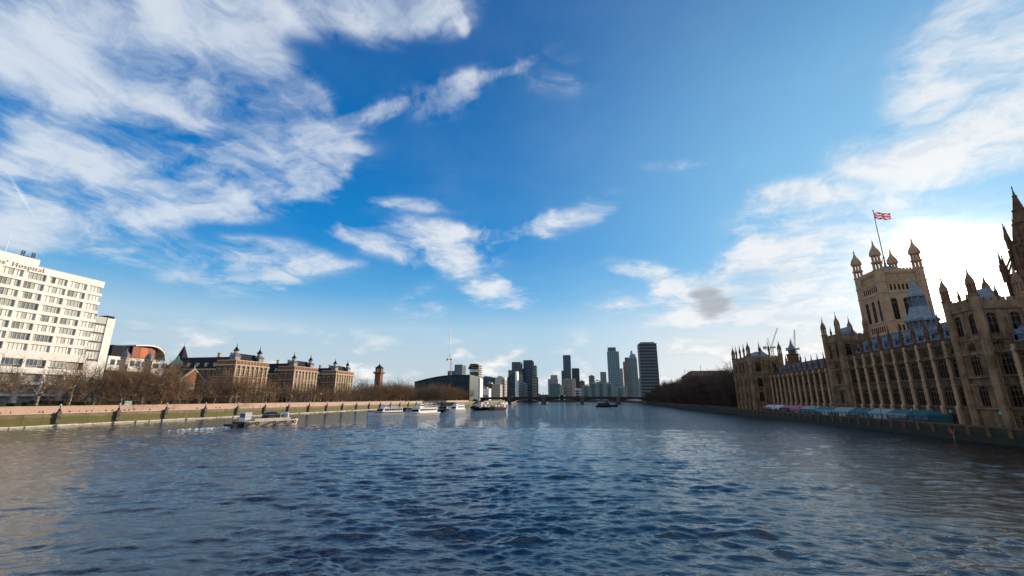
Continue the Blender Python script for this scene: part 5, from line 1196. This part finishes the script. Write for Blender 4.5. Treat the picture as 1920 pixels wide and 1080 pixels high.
# long roofed building behind the garden trees, right bank
t = thing('institute_building', 'long low roofed building behind the dark garden trees', 'building', (170, 560, 4.2))
Y = 560; x0, x1 = atY(1290, 744, Y)[0], atY(1378, 744, Y)[0]; zz = atY(1340, 694, Y)[2]
wp(t, 'wall', MB().box(x0, x1, Y, Y+30, 3, zz-7).mesh('wall', M['brick_brown'])); wp(t, 'roof', MB().loft([[(x0-1,Y-1,zz-7),(x1+1,Y-1,zz-7),(x1+1,Y+31,zz-7),(x0-1,Y+31,zz-7)],[(x0+9,Y+9,zz),(x1-3,Y+9,zz),(x1-3,Y+20,zz),(x0+9,Y+20,zz)]]).mesh('roof', M['brick_brown']))
for px in (1319, 1288): wp(t, 'mast', MB().tube((atY(px, 700, Y)[0], Y+12, zz-3), (atY(px, 700, Y)[0], Y+12, zz+(7 if px == 1319 else 2)), .25).mesh('mast', M['iron']))
# backdrop of the city far off: low rows of houses on the horizon
r3 = random.Random(5)
k = 0
for Y in (1750, 2300, 3000):
    X = -0.62*Y
    while X < 0.55*Y:
        wdt = r3.uniform(.02, .05)*Y; h = r3.uniform(.007, .018)*Y; k += 1
        if not (-.19*Y < X < .11*Y and Y == 1750 and False):
            me = MB().box(0, wdt*.94, 0, 40, 0, h).box(wdt*.2, wdt*.5, 8, 30, h, h+r3.uniform(2, 6)).mesh('far_house_block', M[r3.choice(('beige_clad', 'grey_clad', 'brick_brown', 'concrete', 'purple_clad'))])
            one('far_house_block', me, f'far low block on the city horizon, row {["nearest", "middle", "farthest"][(1750, 2300, 3000).index(Y)]}, {nth(k)} of all from the left', 'building', (X, Y, 3.9), 0, 'far city blocks on the horizon')
        X += wdt*1.05
    k = 0
# ------------------------------------------------------------------ boats
def hull_mesh(name, L, B, zk, zd, mats, bow=.28, stern=.85, sheer=.5, band=None, n=14):
    """hull lofted from stations; x runs from stern (0) to bow (L); slots: 0 hull, 1 band under the rail"""
    mb = MB(); secs = []
    for i in range(n+1):
        u = i/n; x = L*u
        f = 1.0 if u < 1-bow else max(.03, max(0.0, math.cos((u-(1-bow))/bow*math.pi/2))**.75)
        f *= stern+(1-stern)*min(1, u/.12)
        s = sheer*max(0, u-.45)**2*3.2; hb = B/2*f; ov = L*.035*max(0, u-.8)/.2
        zb = zd+s-(band or .35)
        secs.append([(x, -hb*.55, zk), (x+ov*.6, -hb*.96, zb), (x+ov, -hb, zd+s), (x+ov, hb, zd+s), (x+ov*.6, hb*.96, zb), (x, hb*.55, zk)])
    m = 6; vs = [p for q in secs for p in q]; mb.add(vs, [])
    for i in range(n):
        for j in range(m):
            mb.f.append((i*m+j, i*m+(j+1) % m, (i+1)*m+(j+1) % m, (i+1)*m+j)); mb.mi.append(1 if j in (1, 3) else (2 if j == 2 else 0))
    mb.f.append(tuple(range(m))); mb.mi.append(0); mb.f.append(tuple(n*m+j for j in range(m))); mb.mi.append(0)
    return mb.mesh(name, *mats)
def lp(parent, name, mb, *mats, **kw): return link(name, mb.mesh(name, *mats, **kw), parent)
GR = np.array
# 1. work barge, heading right along the left bank
A = Vector((-113.5, 126.5, 0)); B_ = Vector((-107.4, 146.5, 0)); L = (B_-A).length; rz = math.atan2(B_.y-A.y, B_.x-A.x)
wb = thing('work_barge', 'beige work barge with tyre fenders and dark stern under way on the left', 'barge', A, rz)
link('hull', hull_mesh('hull', L, 6.0, -.5, 1.75, [M['hull_beige'], M['hull_beige'], M['granite_dark']], bow=.16, stern=.92, sheer=.35), wb)
lp(wb, 'stern_plate', MB().box(-.45, .25, -2.75, 2.75, -.5, 1.6).box(-3.2, -.4, -2.5, 2.5, -.4, 1.05), M['hull_black'])
lp(wb, 'rubbing_strake', MB().box(.5, L-2.5, -3.16, -3.0, 1.45, 1.75).box(.5, L-2.5, 3.0, 3.16, 1.45, 1.75), M['hull_beige'])
for x in (1.0, 4.2, 10.2, 14.2, 18.2):
    zz = .95; yy = -3.12 if x < 17 else -2.75
    o = lp(wb, 'tyre_fender', MB().ring((x, yy, zz), (0, 1, 0), .48, .2, 14, 6), M['tyre'])
cb = lp(wb, 'wheelhouse', MB().box(.9, 3.0, -1.5, 1.5, 1.75, 4.4).box(.7, 3.2, -1.7, 1.7, 4.4, 4.55), M['white'])
link('window', MB().box(.85, .92, -1.3, 1.3, 2.9, 4.1).box(2.98, 3.05, -1.2, 1.2, 2.9, 4.1).mesh('window', M['glass_blue']), cb)
lp(wb, 'deck_coaming', MB().box(3.6, 16.6, -2.4, -2.2, 1.75, 2.5).box(3.6, 16.6, 2.2, 2.4, 1.75, 2.5).box(3.6, 3.8, -2.4, 2.4, 1.75, 2.5), M['hull_beige'])
lp(wb, 'deck_cargo', MB().loft([[(8.4,-2,1.8),(12.6,-2,1.8),(12.6,2,1.8),(8.4,2,1.8)],[(8.8,-1.8,3.5),(12.3,-1.8,3.9),(12.3,1.8,3.9),(8.8,1.8,3.5)],[(9.4,-1.2,4.2),(11.6,-1.3,4.5),(11.6,1.3,4.5),(9.4,1.2,4.2)]]), M['navy'])
lp(wb, 'generator', MB().box(13.0, 14.6, -1.6, 1.4, 1.8, 3.3).box(13.3, 14.1, -1.0, .6, 3.3, 3.7), M['iron'])
lp(wb, 'water_tank', MB().lathe(16.0, -.6, [(.95,1.8),(1.05,2.2),(1.05,3.7),(.8,4.1),(.3,4.25)], 10), M['canvas'])
lp(wb, 'hand_rail', MB().tube((3.2,-2.3,3.6), (16.8,-2.3,3.6), .05).tube((3.2,2.3,3.6), (16.8,2.3,3.6), .05).tube((12.75,-2.3,1.8), (12.75,-2.3,4.4), .08), M['steel'])
lp(wb, 'crane_post', MB().tube((14.8,.8,1.8), (14.8,.8,4.7), .12).tube((14.8,.8,4.6), (16.8,.3,4.9), .08), M['iron'])
# people aboard and on the walk share one figure
def person_mesh(seed, coat, legs):
    r = random.Random(seed); mb = MB(); st = r.uniform(.08, .22)
    def ring(cx, cy, z, a, b): return [(cx+a*math.cos(2*math.pi*j/8), cy+b*math.sin(2*math.pi*j/8), z) for j in range(8)]
    mb.slot(1)
    for s in (-1, 1): mb.loft([ring(s*st+.08, s*.09, 0, .12, .055), ring(s*st, s*.09, .08, .06, .06), ring(s*st*.6, s*.09, .48, .075, .075), ring(0, s*.085, .88, .10, .10)])
    mb.slot(0).loft([ring(0, 0, .82, .12, .17), ring(0, 0, 1.05, .12, .165), ring(.01, 0, 1.30, .13, .205), ring(0, 0, 1.44, .09, .17), ring(0, 0, 1.49, .055, .06)])
    for s in (-1, 1): mb.loft([ring(0, s*.21, 1.40, .06, .06), ring(-s*.05, s*.25, 1.12, .05, .05), ring(s*-.02+.06, s*.24, .86, .04, .04)])
    mb.slot(2).loft([ring(0, 0, 1.47, .05, .05), ring(.01, 0, 1.53, .07, .065), ring(.015, 0, 1.61, .095, .075), ring(.005, 0, 1.70, .085, .07), ring(0, 0, 1.75, .03, .03)])
    mb.slot(3).loft([ring(-.02, 0, 1.62, .10, .085), ring(-.015, 0, 1.72, .095, .08), ring(-.01, 0, 1.775, .04, .04)])
    return mb.mesh('person', M[coat], M['navy'] if legs == 0 else M['dark_clad'], M['skin'], M['hull_black'])
PPL = [('dark coat', person_mesh(1, 'hull_black', 0)), ('navy jacket', person_mesh(2, 'navy', 1)), ('dark red jacket', person_mesh(3, 'orange_dark', 0)), ('grey coat', person_mesh(4, 'grey_clad', 1))]
for k, (x, y, c) in enumerate(((7.0, -1.0, 1), (12.9, -1.9, 3), (14.9, -1.2, 0))):
    p = wb.matrix_world @ Vector((0, 0, 0)); q = A+Vector((x*math.cos(rz)-y*math.sin(rz), x*math.sin(rz)+y*math.cos(rz), 1.78))
    one('person', PPL[c][1], ['crew member in navy jacket standing amidships on the work barge', 'crew member in grey coat by the barge generator', 'crew member in dark coat beside the barge water tank'][k], 'person', q, rz+k)
pp = [98, 100.4, 102, 104.6, 107, 112, 119, 121.3, 131, 133.5, 136, 140, 141.5, 149, 151, 158, 165.4, 167, 170, 181, 190, 192.6, 203, 214, 222, 237, 252, 266, 283, 305]
for i, y in enumerate(pp):
    c, me = PPL[rnd.randrange(4)]
    one('person', me, f'person in {c} on river walk, {nth(i+1)} from left', 'person', (rnd.uniform(-187, -183), y+rnd.uniform(-.5, .5), ZP), rnd.choice((1.57, -1.57, 0.3, 2.8)), 'people on the left river walk')

# 2. passenger boats
def cruiser(label, loc, rz, L, B, hullm, deckh=2.2, upper=True, bandm='hull_blue', shade='white'):
    t = thing('passenger_boat', label, 'boat', loc, rz)
    link('hull', hull_mesh('hull', L, B, -.5, 1.6, [M[hullm], M[bandm], M['concrete']], bow=.34, stern=.9, sheer=.9, band=.45), t)
    xa, xb, hb = L*.10, L*.72, B*.40
    def house(x0, x1, h0, z0, z1, rake): return MB().loft([[(x0,-h0,z0),(x1,-h0,z0),(x1,h0,z0),(x0,h0,z0)],[(x0+.2,-h0*.95,z1),(x1-rake,-h0*.92,z1),(x1-rake,h0*.92,z1),(x0+.2,h0*.95,z1)]])
    s = lp(t, 'saloon', house(xa, xb, hb, 1.5, 1.5+deckh, 1.4), M[shade])
    n = int((xb-xa-2)/1.7)
    wm = MB().box(-.62, .62, -.02, .02, 0, .95).mesh('window', M['glass_dark'])
    for k in range(n):
        for sd in (-1, 1): link('window', wm, s, (xa+1.3+k*1.7, sd*(hb*.975+.02), 1.5+deckh*.42))
    lp(t, 'windscreen', MB().loft([[(xb-.2,-hb*.8,2.3),(xb+.02,-hb*.8,2.3),(xb+.02,hb*.8,2.3),(xb-.2,hb*.8,2.3)],[(xb-1.0,-hb*.78,3.3),(xb-.78,-hb*.78,3.3),(xb-.78,hb*.78,3.3),(xb-1.0,hb*.78,3.3)]]), M['glass_dark'])
    z1 = 1.5+deckh; lp(t, 'upper_deck', MB().box(xa-.2, xb-.9, -hb-.1, hb+.1, z1, z1+.15), M[shade])
    if upper:
        w = lp(t, 'wheelhouse', house(L*.48, L*.62, hb*.6, z1+.15, z1+2.0, .6), M[shade]); link('window', MB().box(L*.485, L*.605, -hb*.6-.02, hb*.6+.02, z1+1.0, z1+1.6).mesh('window', M['glass_dark']), w)
        r_ = MB()
        for k in range(9):
            x = xa+.2+k*(L*.36)/8
            for sd in (-1, 1): r_.tube((x, sd*hb, z1+.1), (x, sd*hb, z1+1.15), .04, n=4)
        for sd in (-1, 1):
            for z in (.6, 1.1): r_.tube((xa+.2, sd*hb, z1+z), (xa+.2+L*.36, sd*hb, z1+z), .035, n=4)
        lp(t, 'deck_rail', r_, M['white'])
        lp(t, 'canopy', MB().box(xa+.6, L*.44, -hb*.9, hb*.9, z1+2.1, z1+2.22), M['canvas'])
        for k in range(4):
            for sd in (-1, 1): lp(t, 'canopy_post', MB().tube((xa+.8+k*L*.105, sd*hb*.85, z1), (xa+.8+k*L*.105, sd*hb*.85, z1+2.1), .05), M['white'])
        lp(t, 'mast', MB().tube((L*.54,0,z1+2), (L*.53,0,z1+4.4), .07).tube((L*.535,-.7,z1+3.4), (L*.535,.7,z1+3.4), .04), M['white'])
    return t
cruiser('large white passenger boat with long window row moored off the left bank', (-88.5, 240, 0), R(256), 28, 6.8, 'white', 2.5, True, 'white')
cruiser('white passenger boat with blue band, leftmost of the moored boats', (-110, 243, 0), R(252), 26, 6.2, 'white', 2.0, True, 'hull_blue')
cruiser('dark hulled passenger boat moored between the two large white boats', (-106, 262, 0), R(255), 26, 6.0, 'hull_black', 1.9, False, 'hull_black', 'navy')
cruiser('white cruiser with high cabin right of the large passenger boat', (-93, 308, 0), R(256), 19, 5.0, 'white', 2.8, True, 'white')
cruiser('small dark blue launch with pale cabin right of the large passenger boat', (-103, 318, 0), R(255), 19, 4.6, 'hull_blue', 1.8, False, 'hull_black', 'grey_clad')
cruiser('small dark launch moored behind the high white cruiser', (-103, 292, 0), R(255), 16, 4.4, 'hull_black', 2.0, False, 'hull_blue', 'grey_clad')
cruiser('dark passenger boat in silhouette in midstream before the bridge', (0, 489, 0), R(-3), 23, 6.4, 'hull_black', 2.4, True, 'hull_black', 'dark_clad')
# moored working barges by the bridge
def lighter(label, loc, rz, L, B, m, load):
    t = thing('moored_barge', label, 'barge', loc, rz, 'moored barges near the bridge')
    link('hull', hull_mesh('hull', L, B, -.4, 1.8, [M[m], M[m], M['granite_dark']], bow=.14, stern=.9, sheer=.3), t)
    lp(t, 'hatch_coaming', MB().box(L*.2, L*.86, -B*.38, B*.38, 1.75, 2.7), M[m])
    for k in range(3): lp(t, 'deck_load', MB().box(L*(.24+.2*k), L*(.24+.2*k)+2.6, -B*.3, B*.3, 2.7, 3.6+load*((k*7) % 3)*.6), M[('canvas', 'steel', 'hull_beige')[k]])
    lp(t, 'deckhouse', MB().box(L*.04, L*.16, -B*.3, B*.3, 1.75, 4.2).box(L*.03, L*.17, -B*.33, B*.33, 4.2, 4.35), M['white'])
    lp(t, 'mast', MB().tube((L*.18,0,1.8), (L*.18,0,7.5), .09).tube((L*.18,0,7), (L*.4,0,4.5), .06), M['iron'])
lighter('dark moored barge with white deckhouse and cluttered deck', (-82, 352, 0), R(250), 26, 6.5, 'hull_black', 1)
lighter('brown moored barge at the right end of the moored row', (-73, 356, 0), R(248), 20, 6, 'brick_brown', .4)
lighter('dark moored barge tucked behind the cluttered one', (-96, 395, 0), R(250), 26, 6.5, 'hull_black', .6)
lighter('dark barge moored under the left end of the bridge', (-128, 520, 0), R(262), 30, 7, 'hull_black', .8)
lighter('pale barge moored under the left bridge arches', (-112, 560, 0), R(258), 28, 6.5, 'hull_beige', .5)
# landing stage for the moored boats
ls = thing('landing_stage', 'dark floating landing stage behind the moored boats', 'pontoon', (-125, 330, 0), R(90))
lp(ls, 'pontoon_deck', MB().box(-40, 60, -4, 4, -.4, 1.1).box(-40, 60, -4.15, -4, .6, .9), M['granite_dark'])
for x in (-36, -10, 18, 50): lp(ls, 'mooring_pile', MB().tube((x, -4.8, -2), (x, -4.8, 5.2), .4, n=8), M['iron'])
lp(ls, 'shelter', MB().box(-6, 14, -1.8, 1.8, 3.6, 3.8).box(-6, -5.8, -1.6, 1.6, 1.1, 3.6).box(13.8, 14, -1.6, 1.6, 1.1, 3.6), M['grey_clad'])
# wake of the work barge: broken foam riding on the chop behind its stern
r4 = random.Random(9); mb = MB()
for k in range(80):
    d = 3.5+r4.random()**1.4*17; s = r4.gauss(0, .6+d*.05); c = A-Vector((math.cos(rz), math.sin(rz), 0))*d+Vector((-math.sin(rz), math.cos(rz), 0))*s
    n = 7; a = r4.uniform(.25, 1.0)*(1.1-d/26); b = a*r4.uniform(.35, .6); q = rz+r4.uniform(-.4, .4); h = r4.uniform(.12, .32); ring = []; top = []
    for j in range(n):
        t_ = 2*math.pi*j/n; w_ = r4.uniform(.7, 1.25); X = a*w_*math.cos(t_); Yy = b*w_*math.sin(t_)
        P = (c.x+X*math.cos(q)-Yy*math.sin(q), c.y+X*math.sin(q)+Yy*math.cos(q)); ring.append((P[0], P[1], -.15)); top.append((c.x+(P[0]-c.x)*.6, c.y+(P[1]-c.y)*.6, h))
    mb.loft([ring, top])
fo = link('wake_foam', mb.mesh('wake_foam', mat('white_foam', (.78,.78,.76), .8, .15, 3))); fo['kind'] = 'stuff'; fo['label'] = 'white broken foam churned up behind the work barge'; fo['category'] = 'foam'
